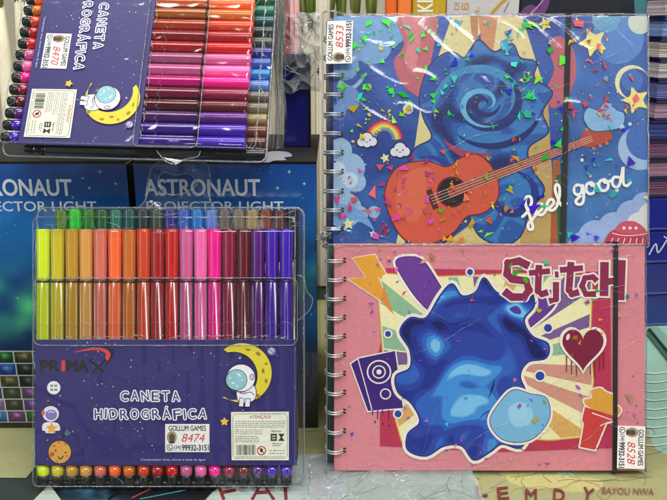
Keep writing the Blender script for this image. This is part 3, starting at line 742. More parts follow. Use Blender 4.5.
    creases(g, A[0] + .12, B[0] - .002, A[1] + .01, B[1] - .004, T + .0034, 14, rc, .2, .4, (.03, .09), .00013, .18); creases(g, A[0], B[0], A[1] + .001, A[1] + .012, T + .0034, 14, rc, 0, .3, (.01, .03)); creases(g, A[0], B[0], B[1] - .01, B[1] - .001, T + .0034, 16, rc, 0, .4, (.01, .03))
    g.finish('sleeve_creases', RIM, e)
    return fr, e, T

def inside_poly(x, y, P_):
    c = False
    for i in range(len(P_)):
        (xa, ya), (xb, yb) = P_[i - 1], P_[i]
        if (ya > y) != (yb > y) and x < (xb - xa) * (y - ya) / (yb - ya) + xa: c = not c
    return c
def marble(s, outline, inks, cell=1.0, freq=.02, seed=0.0, center=None):
    """printed swirls of paint filling an outline"""
    inner = grow(outline, -1.2); xs = [p[0] for p in inner]; ys = [p[1] for p in inner]; s.up()
    y = min(ys)
    while y < max(ys):
        x = min(xs)
        while x < max(xs):
            if inside_poly(x + cell / 2, y + cell / 2, inner):
                wx = noise.noise(Vector((x * freq, y * freq, seed))) * 2.2; wy = noise.noise(Vector((x * freq, y * freq, seed + 7))) * 2.2
                v = noise.noise(Vector((x * freq * .8 + wx, y * freq * .8 + wy, seed + 3)))
                if center: v += .55 * math.exp(-(((x - center[0]) / center[2]) ** 2 + ((y - center[1]) / center[3]) ** 2)) - .18
                k = (v + .55) / 1.1 * (len(inks) - 1); k = max(0, min(len(inks) - 1.001, k)); i = int(k); f = k - i; f = max(0, min(1, (f - .38) / .24))
                c_ = tuple(inks[i][q] * (1 - f) + inks[i + 1][q] * f for q in range(3))
                s.face([(*s.P(*p_), s.z) for p_ in ((x, y + cell), (x + cell, y + cell), (x + cell, y), (x, y))], lin(c_))
            x += cell
        y += cell
# ---- lower notebook: pink cover
def art_pink(s):
    rs = random.Random(21)
    s.poly([(327, 240), (650, 240), (650, 474), (327, 474)], (216, 134, 142))
    s.up()
    for k in range(420): s.poly(ell(rs.uniform(336, 645), rs.uniform(246, 470), rs.choice((.2, .3, .45)), n=5), rs.choice(((150, 84, 96), (236, 160, 168), (120, 66, 80))), raise_=False)
    RED = (186, 52, 82)
    s.poly([(386, 268), (610, 272), (612, 448), (500, 452), (380, 446), (380, 400), (372, 380), (384, 330)], RED)
    burst = [(379, 300), (377, 286), (384, 274), (440, 277), (520, 274), (592, 276), (590, 340), (593, 380), (588, 436), (550, 440), (500, 436), (440, 446), (402, 441), (396, 420), (392, 390), (383, 350)]
    s.poly(grow(burst, 1.2), (214, 166, 60)); s.poly(burst, (236, 228, 178))
    cx, cy = 482, 362
    cols_ = [(140, 182, 146), (122, 92, 142), (216, 168, 92), (140, 182, 146), (122, 92, 142), (206, 146, 128), (216, 168, 92), (140, 182, 146)]
    def inter(a):
        # distance along the ray to the burst border
        best = 0; dx, dy = math.cos(a), math.sin(a)
        for i in range(len(burst)):
            (xa, ya), (xb, yb) = burst[i - 1], burst[i]; ex, ey = xb - xa, yb - ya; den = dx * ey - dy * ex
            if abs(den) < 1e-9: continue
            tt = ((xa - cx) * ey - (ya - cy) * ex) / den; uu = ((xa - cx) * dy - (ya - cy) * dx) / den
            if tt > 0 and -1e-6 <= uu <= 1 + 1e-6: best = max(best, tt)
        return best
    s.up()
    rays = [(-172, -160, 0), (-150, -141, 0), (178, 187, 1), (160, 170, 0), (142, 151, 2), (-128, -119, 2), (-112, -106, 3), (-96, -88, 1), (-74, -66, 2), (-60, -52, 3), (-46, -33, 4), (-24, -18, 4), (-14, -5, 0), (2, 12, 5), (18, 27, 5), (34, 44, 2), (52, 64, 6), (76, 90, 4), (104, 116, 1), (124, 134, 2)]
    for a0, a1, ci in rays:
        aa = [R(a0 + (a1 - a0) * k / 6) for k in range(7)]
        s.poly([(cx, cy)] + [(cx + math.cos(q) * inter(q) * .99, cy + math.sin(q) * inter(q) * .99) for q in aa], cols_[ci], raise_=False)
    W = (236, 226, 216)
    # lightning
    bolt = [(352, 258), (375, 254.5), (386, 274), (378.5, 277), (390, 307), (348, 279), (366, 277)]
    s.stroke(bolt, 2.0, W, closed=True); s.poly(bolt, (226, 158, 52)); s.poly([(384, 285), (394, 315), (380, 300)], (214, 140, 60), raise_=False)
    # loudspeaker
    sp = [(351, 364), (359, 358.5), (395, 351), (403, 408), (368, 411)]
    s.poly(grow(sp, 1.3), W); s.poly(sp, (64, 34, 118)); s.stroke([(358, 359), (372, 410)], 1, W)
    for r_, w_ in ((11.5, 1.5), (6.2, 1.3)): s.stroke(ell(379, 372, r_, r_ * .98, 30), w_, W, closed=True)
    s.poly(ell(379, 372, 2.6), W); s.stroke(ell(385.5, 394, 5.0, 5.0, 22), 1.3, W, closed=True)
    s.up()
    for x, l in ((372, 5), (377, 9), (382, 6), (388, 10), (394, 4), (399, 6)): s.poly([(x, 410), (x + 1.2, 410), (x + 1, 410 + l), (x + .2, 410 + l)], (64, 34, 118), raise_=False)
    for x, y in ((375, 422), (383, 424), (389, 426)): s.poly(ell(x, y, .8, 1.2, 8), (64, 34, 118), raise_=False)
    # generic paint splash picture (blue, with purple and pale blue pools)
    BL = (44, 66, 158); PU = (104, 58, 146); LB = (70, 150, 214)
    spl = [(440, 296), (452, 284), (462, 296), (476, 292), (484, 278), (496, 292), (512, 298), (530, 292), (534, 306), (524, 320), (532, 336), (548, 344), (546, 358), (528, 362),
           (520, 376), (526, 394), (520, 412), (528, 432), (520, 448), (502, 444), (490, 452), (474, 460), (462, 446), (444, 446), (426, 456), (408, 450), (408, 434), (420, 422), (412, 404), (398, 392), (396, 376), (410, 368), (410, 350), (400, 332), (410, 318), (426, 318)]
    # two purple brush streaks crossing behind it
    for st in ([(396, 262), (410, 257), (424, 262), (440, 286), (456, 312), (444, 322), (424, 306), (408, 286)], [(508, 318), (524, 300), (546, 290), (556, 296), (552, 308), (534, 324), (516, 336)]):
        q = spline(st, 5); s.poly(grow(q, 3.2), W); s.poly(grow(q, .8), (40, 24, 80)); s.poly(q, PU)
    sps = spline(spl, 5)
    s.poly(grow(sps, 4.0), W); s.poly(grow(sps, .9), (22, 26, 70)); s.poly(sps, BL)
    marble(s, sps, [(22, 28, 92), (34, 50, 140), (44, 66, 158), (50, 96, 186), (64, 140, 210), (120, 188, 230), (70, 60, 160)], .9, .016, 2.0, (470, 392, 38, 50))
    rm = random.Random(5)
    for q in range(5):
        a0 = rm.uniform(0, 6.28); rr = rm.uniform(22, 62); ln = rm.uniform(.4, 1.1)
        pts = [(468 + rr * math.cos(a0 + ln * t_ / 8) * .86, 376 + (rr + 1.5 * math.sin(t_)) * math.sin(a0 + ln * t_ / 8) * 1.08) for t_ in range(9)]
        wd_ = rm.uniform(.8, 2.4); n_s = len(pts)
        cc_ = rm.choice(((30, 44, 120), (36, 70, 170), (86, 150, 220), (24, 34, 96)))
        for t_ in range(n_s - 1): s.stroke(pts[t_:t_ + 2], wd_ * (1 - abs(t_ - 3.5) / 5), cc_, raise_=(t_ == 0))
    for x, y, r_ in ((414, 300, 0), (388, 334, 3), (548, 328, 4), (398, 414, 3.5), (540, 376, 4.5), (470, 272, 3)):
        if r_: s.poly(ell(x, y, r_ + 1.6), W); s.poly(ell(x, y, r_), BL)
    # round pale blue puddle at its lower right
    dr = spline([(502, 400), (514, 390), (530, 394), (546, 398), (550, 414), (544, 428), (530, 440), (512, 442), (498, 436), (490, 420)], 5)
    s.poly(grow(dr, 3.0), W); s.poly(grow(dr, .7), (30, 40, 84)); s.poly(dr, (120, 178, 214)); s.poly([(508, 410), (520, 402), (532, 410), (530, 424), (514, 426)], (150, 200, 226), smooth=5)
    # title lettering
    MA = (140, 40, 76)
    LTR = [  # slab strokes (width, points)
        (8.0, [(529, 266), (519, 261), (508, 263), (507, 274), (512, 279), (526, 281), (529, 290), (524, 297), (512, 297), (504, 291)]),
        (6.6, [(539, 265), (538, 291), (542, 294), (548, 292)]), (5.6, [(529, 273), (550, 271)]),
        (6.4, [(556, 282), (556, 299), (549, 301)]), (6.0, [(555, 274.6), (558.5, 274.2)]),
        (6.8, [(571, 262), (569, 290), (572, 294), (579, 292)]), (5.8, [(560, 270), (583, 268)]),
        (6.0, [(597, 281), (593, 277), (585, 278), (582, 286), (586, 294), (596, 294)]),
        (8.6, [(604.6, 262), (604, 296)]), (8.8, [(621.5, 260), (620, 300)]), (6.6, [(604, 282), (621, 280)])]
    for k_ in (0, 1):
        s.up()
        for w_, pts in LTR:
            d0 = Vector((pts[0][0] - pts[1][0], pts[0][1] - pts[1][1])).normalized() * (1.9 if not k_ else 0); d1 = Vector((pts[-1][0] - pts[-2][0], pts[-1][1] - pts[-2][1])).normalized() * (1.9 if not k_ else 0)
            q = [(pts[0][0] + d0.x, pts[0][1] + d0.y)] + pts[1:-1] + [(pts[-1][0] + d1.x, pts[-1][1] + d1.y)]
            s.stroke(q, w_ + (3.6 if not k_ else 0), W if not k_ else MA)
            for p_ in pts[1:-1]: s.poly(ell(*p_, (w_ + (3.6 if not k_ else 0)) * .5, n=14), W if not k_ else MA)
    # heart
    def heart(k, cx=582, cy=347): return [(cx + k * (16 * math.sin(t_) ** 3) * 1.32 + 1, cy - k * 1.5 * (13 * math.cos(t_) - 5 * math.cos(2 * t_) - 2 * math.cos(3 * t_) - math.cos(4 * t_))) for t_ in [2 * math.pi * i / 40 for i in range(40)]]
    s.up()
    for x, l in ((566, 10), (571, 14), (576, 17), (590, 14), (594, 20), (599, 8), (603, 5)): s.poly([(x, 352), (x + 1.2, 352), (x + 1, 366 + l * .6), (x + .2, 366 + l * .6)], (120, 38, 62), raise_=False)
    s.poly(heart(1.12), W); s.poly(heart(.98), (128, 28, 60)); s.poly(ell(568, 337, 1.8, 3.4, 12, .3), (240, 214, 214))
    # ice cream
    cone = [(585, 407), (614, 416), (613, 421), (606, 423), (595, 450), (580, 447), (584, 424), (582, 420)]
    top = [(587, 406), (584, 400), (592, 398), (591, 391), (600, 388), (606, 392), (615, 396), (616, 404), (621, 410), (615, 417), (600, 413)]
    s.poly(grow(spline(top, 4), 1.5), W); s.poly(grow(cone, 1.6), W); s.poly(spline(top, 4), (222, 160, 62)); s.poly(cone, (204, 62, 60))
    s.stroke([(592, 413), (612, 420), (600, 426)], 1.2, W)
    # holographic flakes, their split-light colours painted flat
    s.up(); r2 = random.Random(8)
    for x, y, c_, r_ in ((510, 266, (40, 240, 40), 3.5), (516, 273, (60, 250, 30), 5), (526, 280, (120, 250, 40), 4), (546, 262, (90, 230, 170), 4), (597, 291, (60, 240, 60), 3.5), (594, 300, (100, 250, 40), 3.5), (627, 296, (80, 210, 90), 3.5),
                        (538, 310, (230, 220, 60), 4), (575, 337, (250, 170, 30), 4), (580, 342, (255, 190, 50), 4), (602, 333, (255, 200, 40), 3.5), (520, 268, (60, 230, 110), 3), (572, 355, (150, 110, 50), 3), (600, 320, (220, 170, 80), 2.5),
                        (388, 258, (255, 170, 80), 3), (380, 249, (255, 180, 90), 3.5), (395, 252, (240, 170, 130), 3), (432, 256, (240, 170, 110), 5), (424, 261, (235, 160, 120), 4), (463, 251, (140, 220, 60), 3), (472, 300, (255, 90, 120), 3), (404, 293, (250, 50, 160), 3), (397, 282, (240, 60, 190), 2.5),
                        (447, 424, (60, 190, 240), 3), (545, 402, (190, 210, 90), 4), (536, 420, (200, 190, 110), 4), (630, 398, (230, 190, 130), 5), (618, 315, (220, 190, 140), 4), (466, 398, (60, 200, 230), 3)):
        shard(s, x, y, r_, c_, r2)
    for k in range(120):
        x, y = r2.uniform(338, 640), r2.uniform(250, 468); shard(s, x, y, r2.uniform(.7, 3.2), r2.choice(((190, 90, 240), (150, 80, 250), (90, 90, 240), (240, 120, 200), (200, 110, 240))), r2)
rows2 = [260, 279, 298, 317, 335.5, 354, 373, 392, 411, 430.5, 450]
frb, nb2, T2 = notebook('pink spiral notebook with heart and ice cream cover, the lower of the two notebooks', 334, 243.5, 645, 471, .573, rows2, 344.5, (214, 214, 216), (615.5, 614.5, 4.6), ((206, 124, 136), (40, 62, 54)), art_pink, (326, 244, 649.5, 478), 2.2, 0)
shop_sticker(lambda u, v: frb.L(618.0 + v * .96 + (-.1 * u) * .18 + 0.5, 469.5 - u * .99 + v * .07, T2 + .0042) if False else frb.L(617 + (28 - v) * 0 + v * .98 - u * .01, 471 - (u) * 1.0 + v * .02 - 0, T2 + .0042), 'price_sticker', '8528', nb2, T2 + .0042) if False else None
# its sticker reads downwards: top of the print faces right
shop_sticker(lambda u, v: frb.L(644.5 - v * .98 - u * .02, 426 + u * .97 - v * .03, T2 + .0041), 'price_sticker', '8528', nb2, T2 + .0056)

# ---- upper notebook: night blue cover
def art_blue(s):
    rs = random.Random(31)
    s.poly([(320, 10), (650, 10), (650, 250), (320, 250)], (44, 66, 148))
    def sky(px, py):
        n = noise.noise(Vector((px * .012, py * .018, 1))) + .5 * noise.noise(Vector((px * .05, py * .05, 4)))
        r = 1 if px > 560 else 0
        return (44 + 26 * n + 18 * r, 72 + 34 * n + 22 * r + py * .06, 152 + 34 * n + 12 * r)
    s.grid(333.6, 16, 647.4, 246, 60, 44, sky)
    L1, L2, L3 = (108, 150, 196), (140, 172, 204), (178, 196, 212)
    # clouds, planets, moons
    cloud(s, [(352, 36, 26), (372, 44, 20), (345, 66, 14), (384, 28, 22), (362, 20, 26)], L1)
    s.poly([(340, 80), (352, 86), (366, 72), (362, 82), (350, 92), (338, 90)], L2, smooth=4)
    cloud(s, [(348, 98, 12), (338, 112, 8)], (96, 132, 184))
    cloud(s, [(340, 150, 12), (350, 168, 15), (356, 182, 10), (338, 186, 14), (344, 210, 18), (360, 214, 8), (374, 212, 6)], L2)
    cloud(s, [(350, 180, 8), (338, 170, 8)], L3)
    s.poly([(336, 206), (352, 206), (366, 216), (374, 230), (368, 226), (354, 220), (336, 226)], L1, smooth=4)
    s.poly(ell(618, 38, 26), (84, 124, 186)); s.poly(ell(606, 18, 14), (96, 150, 186)); s.poly(ell(640, 22, 12), (190, 196, 180))
    s.poly(ell(632, 82, 17), (220, 216, 160)); s.poly(ell(635, 84, 15.6), (58, 88, 158)); s.poly(ell(632, 80, 11), (72, 110, 176))
    s.poly(ell(640, 148, 22), (150, 178, 210)); s.poly(ell(646, 140, 20), (70, 104, 172))
    cloud(s, [(596, 238, 18), (614, 228, 16), (632, 216, 16), (645, 206, 14), (582, 246, 14)], (146, 166, 208)); cloud(s, [(640, 226, 14), (652, 216, 14), (624, 242, 14)], (206, 206, 206))
    # light beams and scenery
    s.poly([(452, 16), (492, 16), (462, 60), (438, 130), (424, 200), (404, 244), (396, 244), (410, 180), (420, 110)], (206, 194, 140))
    s.poly([(486, 16), (522, 16), (545, 90), (552, 170), (548, 246), (478, 246), (470, 150)], (206, 190, 140))
    s.poly([(500, 120), (520, 90), (548, 100), (556, 246), (500, 246)], (178, 148, 92)); s.poly([(470, 16), (478, 16), (478, 40), (472, 40)], (176, 118, 84)); s.poly([(478, 16), (498, 16), (492, 60), (484, 60)], (190, 130, 90))
    s.poly([(553, 160), (560, 160), (562, 246), (550, 246)], (156, 86, 52)); s.poly([(556, 176), (568, 170), (566, 246), (558, 246)], (46, 92, 62)); s.poly([(470, 225), (520, 232), (520, 247), (440, 247)], (196, 182, 120))
    # generic stand-in picture: a swirling blue nebula with rose streamers
    ro = (176, 92, 104)
    s.poly([(398, 16), (436, 16), (434, 44), (430, 76), (440, 104), (424, 100), (402, 84), (394, 62), (404, 44)], ro, smooth=6)
    s.poly([(402, 16), (424, 16), (420, 44), (414, 70), (404, 60), (408, 40)], (198, 116, 122), smooth=6)
    s.poly([(556, 36), (572, 46), (576, 74), (566, 100), (552, 108), (546, 92), (554, 70), (550, 52)], ro, smooth=6)
    neb = [(420, 96), (430, 66), (450, 52), (466, 58), (478, 40), (494, 52), (512, 44), (520, 58), (536, 62), (534, 78), (552, 92), (542, 112), (548, 132), (528, 148), (532, 170), (544, 190), (530, 210), (520, 236), (502, 245), (480, 236), (466, 214), (440, 212), (418, 196), (408, 176), (414, 150), (432, 138), (424, 118)]
    s.poly(grow(spline(neb, 5), 1.2), (24, 34, 86)); s.poly(neb, (38, 84, 152), smooth=5); marble(s, spline(neb, 5), [(24, 38, 96), (30, 58, 128), (38, 84, 152), (52, 112, 172), (40, 74, 150), (84, 150, 190)], 1.1, .02, 11.0)
    def arc(cx, cy, r0, r1, a0, a1, c_, w0, w1):
        P_ = []; Q_ = []
        for k in range(25):
            t_ = k / 24; a_ = R(a0 + (a1 - a0) * t_); rr = r0 + (r1 - r0) * t_; ww = (w0 + (w1 - w0) * t_) * math.sin(math.pi * min(1, t_ * 1.0) * .96 + .06)
            P_.append((cx + (rr + ww) * math.cos(a_), cy + (rr + ww) * .86 * math.sin(a_))); Q_.append((cx + (rr - ww) * math.cos(a_), cy + (rr - ww) * .86 * math.sin(a_)))
        s.poly(P_ + Q_[::-1], c_)
    arc(484, 104, 52, 20, -200, 120, (62, 128, 176), 6, 4); arc(484, 104, 40, 8, -60, 280, (26, 44, 108), 8, 4); arc(484, 104, 28, 6, 60, 420, (94, 166, 200), 4, 2); arc(484, 104, 58, 44, 10, 130, (24, 40, 100), 5, 3); arc(484, 104, 16, 3, 0, 360, (40, 36, 100), 5, 3)
    arc(470, 120, 44, 34, 60, 140, (150, 60, 88), 5, 3); arc(430, 178, 26, 10, -120, 200, (34, 56, 132), 6, 3); arc(510, 196, 30, 12, -90, 230, (30, 52, 124), 6, 4)
    # rainbow with two smiling clouds
    for k, c_ in enumerate(((120, 40, 80), (206, 70, 90), (226, 150, 60), (216, 206, 90), (90, 170, 120), (130, 90, 170))):
        s.stroke([(384 + (19 - k * 2.0) * math.cos(a_), 141 + (21 - k * 2.0) * math.sin(a_)) for a_ in [R(182 + 8.2 * i) for i in range(22)]], 2.1, c_)
    for cx, cy in ((367, 140), (400, 150)):
        for g_, c_ in ((1.2, (30, 30, 50)), (0, (208, 208, 216))):
            for dx, dy, r_ in ((-5.5, 2, 4.2), (0, -1.5, 5.8), (5.5, 1.5, 4.4), (0, 3, 4.2)): s.poly(ell(cx + dx, cy + dy, r_ + g_), c_, raise_=False)
            s.up()
        s.poly(ell(cx - 3, cy, .8), (30, 26, 40)); s.poly(ell(cx + 3, cy, .8), (30, 26, 40)); s.stroke([(cx - 1.2, cy + 1.6), (cx, cy + 2.5), (cx + 1.2, cy + 1.6)], .6, (30, 26, 40))
    # guitar
    OR = (196, 82, 60)
    nx, ny = math.cos(R(-21)), math.sin(R(-21)); C0 = (452, 192)
    def gp(u, v): return (C0[0] + u * nx - v * ny, C0[1] + u * ny + v * nx)
    body = [gp(-66, 4), gp(-62, -24), gp(-42, -42), gp(-14, -38), gp(4, -25), gp(20, -28), gp(36, -26), gp(45, -12), gp(46, 8), gp(38, 24), gp(22, 30), gp(4, 28), gp(-14, 38), gp(-40, 40), gp(-60, 28)]
    s.poly(grow(spline(body, 6), 1.3), (110, 36, 34)); s.poly(body, OR, smooth=6)
    s.poly(spline([gp(-58, 2), gp(-50, -24), gp(-34, -34), gp(-12, -30), gp(-20, -6), gp(-44, 14)], 6), (206, 98, 72))
    s.poly(ell(452, 192, 15.5), (90, 30, 30)); s.poly(ell(452, 192, 13.5), (34, 18, 26))
    s.poly([gp(-4, -5), gp(146, -4), gp(146, 4), gp(-4, 5)], (150, 70, 56)); s.poly([gp(40, -5.6), gp(146, -4.2), gp(146, -3), gp(40, -4.4)], (110, 44, 40))
    s.poly([gp(140, -6), gp(150, -9), gp(168, -9), gp(170, 0), gp(168, 8), gp(150, 8), gp(140, 5)], (168, 74, 58), smooth=3)
    for k in range(9): s.stroke([gp(20 + k * 14, -5), gp(20 + k * 14, 5)], .6, (100, 42, 36))
    s.poly([gp(-24, -10), gp(-18, -10), gp(-18, 10), gp(-24, 10)], (84, 36, 34))
    for v in (-3, -1, 1, 3): s.stroke([gp(-22, v * 1.5), gp(150, v * .9)], .45, (216, 190, 170))
    for u in (148, 155, 162):
        for v in (-10, 10): s.poly(ell(*gp(u, v), 1.8), (190, 110, 90))
    # pale blue small cloud over the guitar's head
    cl = spline([(584, 118), (588, 108), (598, 110), (606, 102), (616, 110), (624, 114), (622, 126), (608, 130), (592, 130)], 5)
    s.poly(grow(cl, .9), (60, 80, 130)); s.poly(cl, (128, 172, 208))
    # stars
    for x, y, r_, c_ in ((593, 42, 15, (222, 210, 130)), (385, 158, 5, (210, 214, 150)), (348, 224, 6.5, (206, 212, 160)), (373, 234, 4, (200, 210, 220)), (636, 100, 14, (226, 214, 128)), (545, 24, 7, (214, 200, 120)), (652, 198, 9, (230, 220, 150))):
        s.poly(spline(star(x, y, r_, .52, 5, rs.uniform(-2, -1.2)), 3), c_)
    for x, y, r_, c_ in ((381, 48, 2.6, (200, 190, 110)), (359, 49, 1.4, (200, 190, 110)), (368, 87, 3.6, (170, 176, 130)), (408, 109, 5.2, (196, 190, 196)), (582, 160, 1.8, (200, 214, 190)), (622, 127, 2.6, (170, 196, 216)), (630, 124, 2, (170, 196, 216)), (590, 176, 1.5, (220, 200, 120)), (606, 78, 2.2, (120, 150, 206)), (617, 190, 2, (200, 220, 230))): s.poly(ell(x, y, r_), c_)
    s.up()
    for k in range(260):
        x, y = rs.uniform(336, 645), rs.uniform(20, 243)
        if 410 < x < 560 and rs.random() < .8: continue
        s.poly(ell(x, y, rs.choice((.25, .3, .45, .8)), n=6), (190, 204, 226), raise_=False)
    # flying saucer
    UF = (172, 60, 82)
    s.poly([(604, 243), (610, 232), (622, 228), (640, 228), (650, 236), (646, 246), (606, 247)], UF, smooth=5); s.poly([(616, 231), (622, 222), (636, 222), (646, 231), (634, 234)], (192, 80, 98), smooth=5)
    s.stroke([(612, 233), (624, 235.5), (638, 235), (648, 233)], .8, (232, 206, 206), smooth=4)
    for k in range(6): s.stroke([(613 + k * 6, 238), (610 + k * 6.5, 244)], .9, (232, 206, 206))
    for k in range(3): s.poly(ell(624 + k * 6, 228, 1.6), (232, 206, 206))
    # script lettering
    LT = (236, 234, 226)
    def sc(o, pts, k=1.0, a=-.34):
        return [(o[0] + k * (x * math.cos(a) - y * math.sin(a)), o[1] + k * (x * math.sin(a) + y * math.cos(a))) for x, y in pts]
    E_ = [(-2, -3), (3, -4), (8, -7), (8, -11), (4, -11.5), (0, -7), (1, -1.5), (5, 0), (9, -2), (12, -5)]
    O_ = [(7, -11), (2, -10), (0, -5), (2, 0), (7, 0), (10, -5), (8, -10), (6, -9), (8, -7.5), (14, -8.5)]
    for st in (sc((528, 220), [(-4, -5), (2, -8), (9, -15), (10, -21), (6, -22), (3, -16), (3, -2), (2, 9), (-2, 9), (-1, 4), (6, 0), (10, -3)]), sc((538, 216), E_, .92), sc((549, 211.5), E_, .92), sc((559, 207), [(-1, -3), (4, -10), (7, -19), (5, -22), (2, -17), (2, -4), (4, 0), (8, -1)]),
               sc((575, 196), [(9, -9), (4, -11), (0, -6), (2, -1), (7, -2), (10, -10), (9, 2), (6, 9), (1, 9), (0, 5), (6, 1), (12, -3)], .95, -.2), sc((587, 194), O_, .95, -.2), sc((600, 191), O_, .95, -.2), sc((613, 188), [(8, -10), (3, -11), (0, -6), (2, -1), (7, -2), (11, -12), (14, -20), (12, -8), (12, -2), (15, 0), (19, -3)], .95, -.16)):
        st = spline(st, 5, False); s.stroke(st, 2.9, LT); s.poly(ell(*st[0], 1.45, n=12), LT); s.poly(ell(*st[-1], 1.45, n=12), LT)
    # holographic flakes: the foil's dispersed light painted as flat colours, in bands
    s.up(); r2 = random.Random(77); n_ = 0
    while n_ < 480:
        x, y = r2.uniform(337, 640), r2.uniform(20, 243)
        d = .5 + .9 * noise.noise(Vector((x * .02, y * .025, 6)))
        if r2.random() > d or (518 < x < 636 and 170 < y < 232 and r2.random() < .65): continue
        n_ += 1
        if x < 440:
            c_ = r2.choice(((40, 230, 190), (40, 240, 60), (30, 220, 60), (90, 250, 60))) if y < 105 else (r2.choice(((250, 240, 50), (255, 220, 40), (250, 230, 60), (150, 250, 60))) if y < 150 else r2.choice(((250, 80, 170), (250, 110, 120), (240, 90, 200), (230, 70, 150))))
        elif x < 520:
            c_ = r2.choice(((40, 220, 230), (110, 80, 250), (60, 200, 250))) if y < 50 else (r2.choice(((30, 240, 130), (40, 250, 60), (40, 60, 240), (60, 240, 220))) if y < 130 else r2.choice(((255, 110, 80), (255, 160, 40), (130, 250, 40), (255, 130, 90), (250, 230, 40))))
        elif x < 570:
            c_ = r2.choice(((50, 230, 100), (250, 240, 40), (120, 250, 60), (255, 210, 60))) if y < 80 else r2.choice(((70, 30, 240), (255, 120, 90), (40, 240, 90), (30, 40, 230), (50, 220, 170)))
        else:
            c_ = r2.choice(((255, 110, 130), (250, 90, 120), (255, 200, 60))) if y < 125 else r2.choice(((60, 40, 240), (80, 90, 240), (60, 220, 220), (90, 60, 250)))
        shard(s, x, y, r2.choice((1.0, 1.3, 1.8, 2.6, 3.6, 4.6, 6.0)), c_, r2)
rows1 = [37, 56, 75, 94.5, 114, 133, 152, 171, 190.5, 209.5, 228]
D1 = .590
frt, nb1, T1 = notebook('blue spiral notebook with red guitar cover, the upper of the two notebooks', 333, 15.5, 648, 247, D1, rows1, 342.5, (204, 206, 208), (568.5, 562.5, 5.2), ((50, 70, 150), (40, 46, 90)), art_blue, (322, 12, 648.5, 248), 6.7, 0, spine=333)
# sticker reads upwards: top of its print faces left
shop_sticker(lambda u, v: frt.L(326 + v * .92 + u * .03, 64.5 - u * .97 - v * .02, T1 + .0041), 'price_sticker', '8533', nb1, T1 + .0064)
# crumpled corner of the sleeve at the bottom left of the upper notebook
g = Sheet()
for k in range(30):
    x, y = 319 + 11 * random.random(), 232 + 17 * random.random(); p = frt.L(x, y, T1); q = frt.L(x + random.uniform(-5, 5), y + random.uniform(-5, 5), T1)
    g.tube([(p[0], p[1], T1 + random.uniform(-.002, .004)), ((p[0] + q[0]) / 2, (p[1] + q[1]) / 2 + .001, T1 + .003), (q[0], q[1], T1 + random.uniform(-.002, .004))], .0006, (255, 255, 255), seg=4)
g.finish('sleeve_corner', CRUMP, nb1)

# dark stand that carries the upper notebook, behind the lower one
bz = (frt.M @ Vector((0, 0, 0)))
sx0, sx1 = on_y(336, 300, bz.y).x, on_y(640, 300, bz.y).x
s = Sheet(); s.block(sx0, sx1, 0.0011, bz.z - .0002, -.12, 0.0, (36, 40, 52), bev=.0015)
o = s.finish('stand_box', PRINT, M=Matrix.Translation((0, bz.y - .0035, 0)) @ Matrix.Rotation(R(90), 4, 'X'))
tagp(o, 'dark plain box behind the pink notebook, holding up the blue notebook', 'box')

# ================================================================== BEHIND
# navy box on the projector boxes, under crumpled film
yn = on_z(300, 147, ZB + .0014).y
x0, x1 = on_y(284, 140, yn).x, on_y(311, 140, yn).x; zt = on_y(300, 54, yn).z - (ZB + .0014)
M = Matrix.Translation(((x0 + x1) / 2, yn, ZB + .0014)) @ Matrix.Rotation(R(90), 4, 'X')
e = empty('navy_box', M); tagp(e, 'narrow navy blue box under crumpled clear film beside the tipped marker pack', 'box')
hw = (x1 - x0) / 2
s = Sheet(); s.block(-hw, hw * .78, 0, zt, -.05, 0, (14, 14, 120), bev=.0008); s.block(hw * .80, hw, 0, zt, -.05, -.001, (12, 12, 22), bev=.0006); s.finish('carton', GLOSS, e)
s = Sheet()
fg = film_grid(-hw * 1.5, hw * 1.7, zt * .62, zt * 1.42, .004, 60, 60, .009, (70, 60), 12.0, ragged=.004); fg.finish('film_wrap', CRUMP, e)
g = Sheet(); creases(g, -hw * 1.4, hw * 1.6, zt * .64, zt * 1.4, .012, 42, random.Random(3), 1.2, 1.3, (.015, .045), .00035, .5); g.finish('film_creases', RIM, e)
# crumpled film hanging off the tipped pack's top end
fw = Sheet()
pc = [on_y(262, 40, yn - .01), on_y(290, 40, yn - .01)]
M = Matrix.Translation((pc[0].x, yn - .016, ZB + .0014)) @ Matrix.Rotation(R(90), 4, 'X')
hgt = on_y(270, -20, yn - .016).z - ZB; wdt = pc[1].x - pc[0].x
fg = Sheet(); nx, ny = 70, 50
for j in range(ny + 1):
    for i in range(nx + 1):
        u, v = i / nx, j / ny
        ww = wdt * (.75 + .35 * v + .10 * math.sin(v * 9))
        x = (u - .1) * ww + .004 * noise.noise(Vector((v * 5, 2, 2))); z = .010 * noise.noise(Vector((u * 9, v * 1.6, 4))) + .006 * noise.noise(Vector((u * 22, v * 3, 1)))
        fg.v.append((x, .0008 + v * hgt, z))
for j in range(ny):
    for i in range(nx):
        k = j * (nx + 1) + i; fg.f.append((k, k + 1, k + nx + 2, k + nx + 1)); fg.c.append((1, 1, 1)); fg.m.append(0); fg.sm.append(True)
o = fg.finish('film_bag', CRUMP, M=M)
g = Sheet(); creases(g, -.002, wdt * .95, .002, hgt, .010, 60, random.Random(9), 1.57, .05, (.06, .2), .0005, .06); gc = g.finish('fold_lines', RIM, o); gc.matrix_world = M
tagp(o, 'crumpled clear film bag standing in folds between the tipped pens and the navy box', 'plastic bag')
# pale patch painted on the lid in place of glare
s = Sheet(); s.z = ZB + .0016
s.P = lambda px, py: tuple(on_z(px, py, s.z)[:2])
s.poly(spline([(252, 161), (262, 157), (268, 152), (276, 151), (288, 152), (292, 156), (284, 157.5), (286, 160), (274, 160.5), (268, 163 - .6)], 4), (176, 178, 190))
tagp(s.finish('glare_patch', PRINT), 'pale patch standing in for glare on the black box lid below the film bag', 'painted glare')

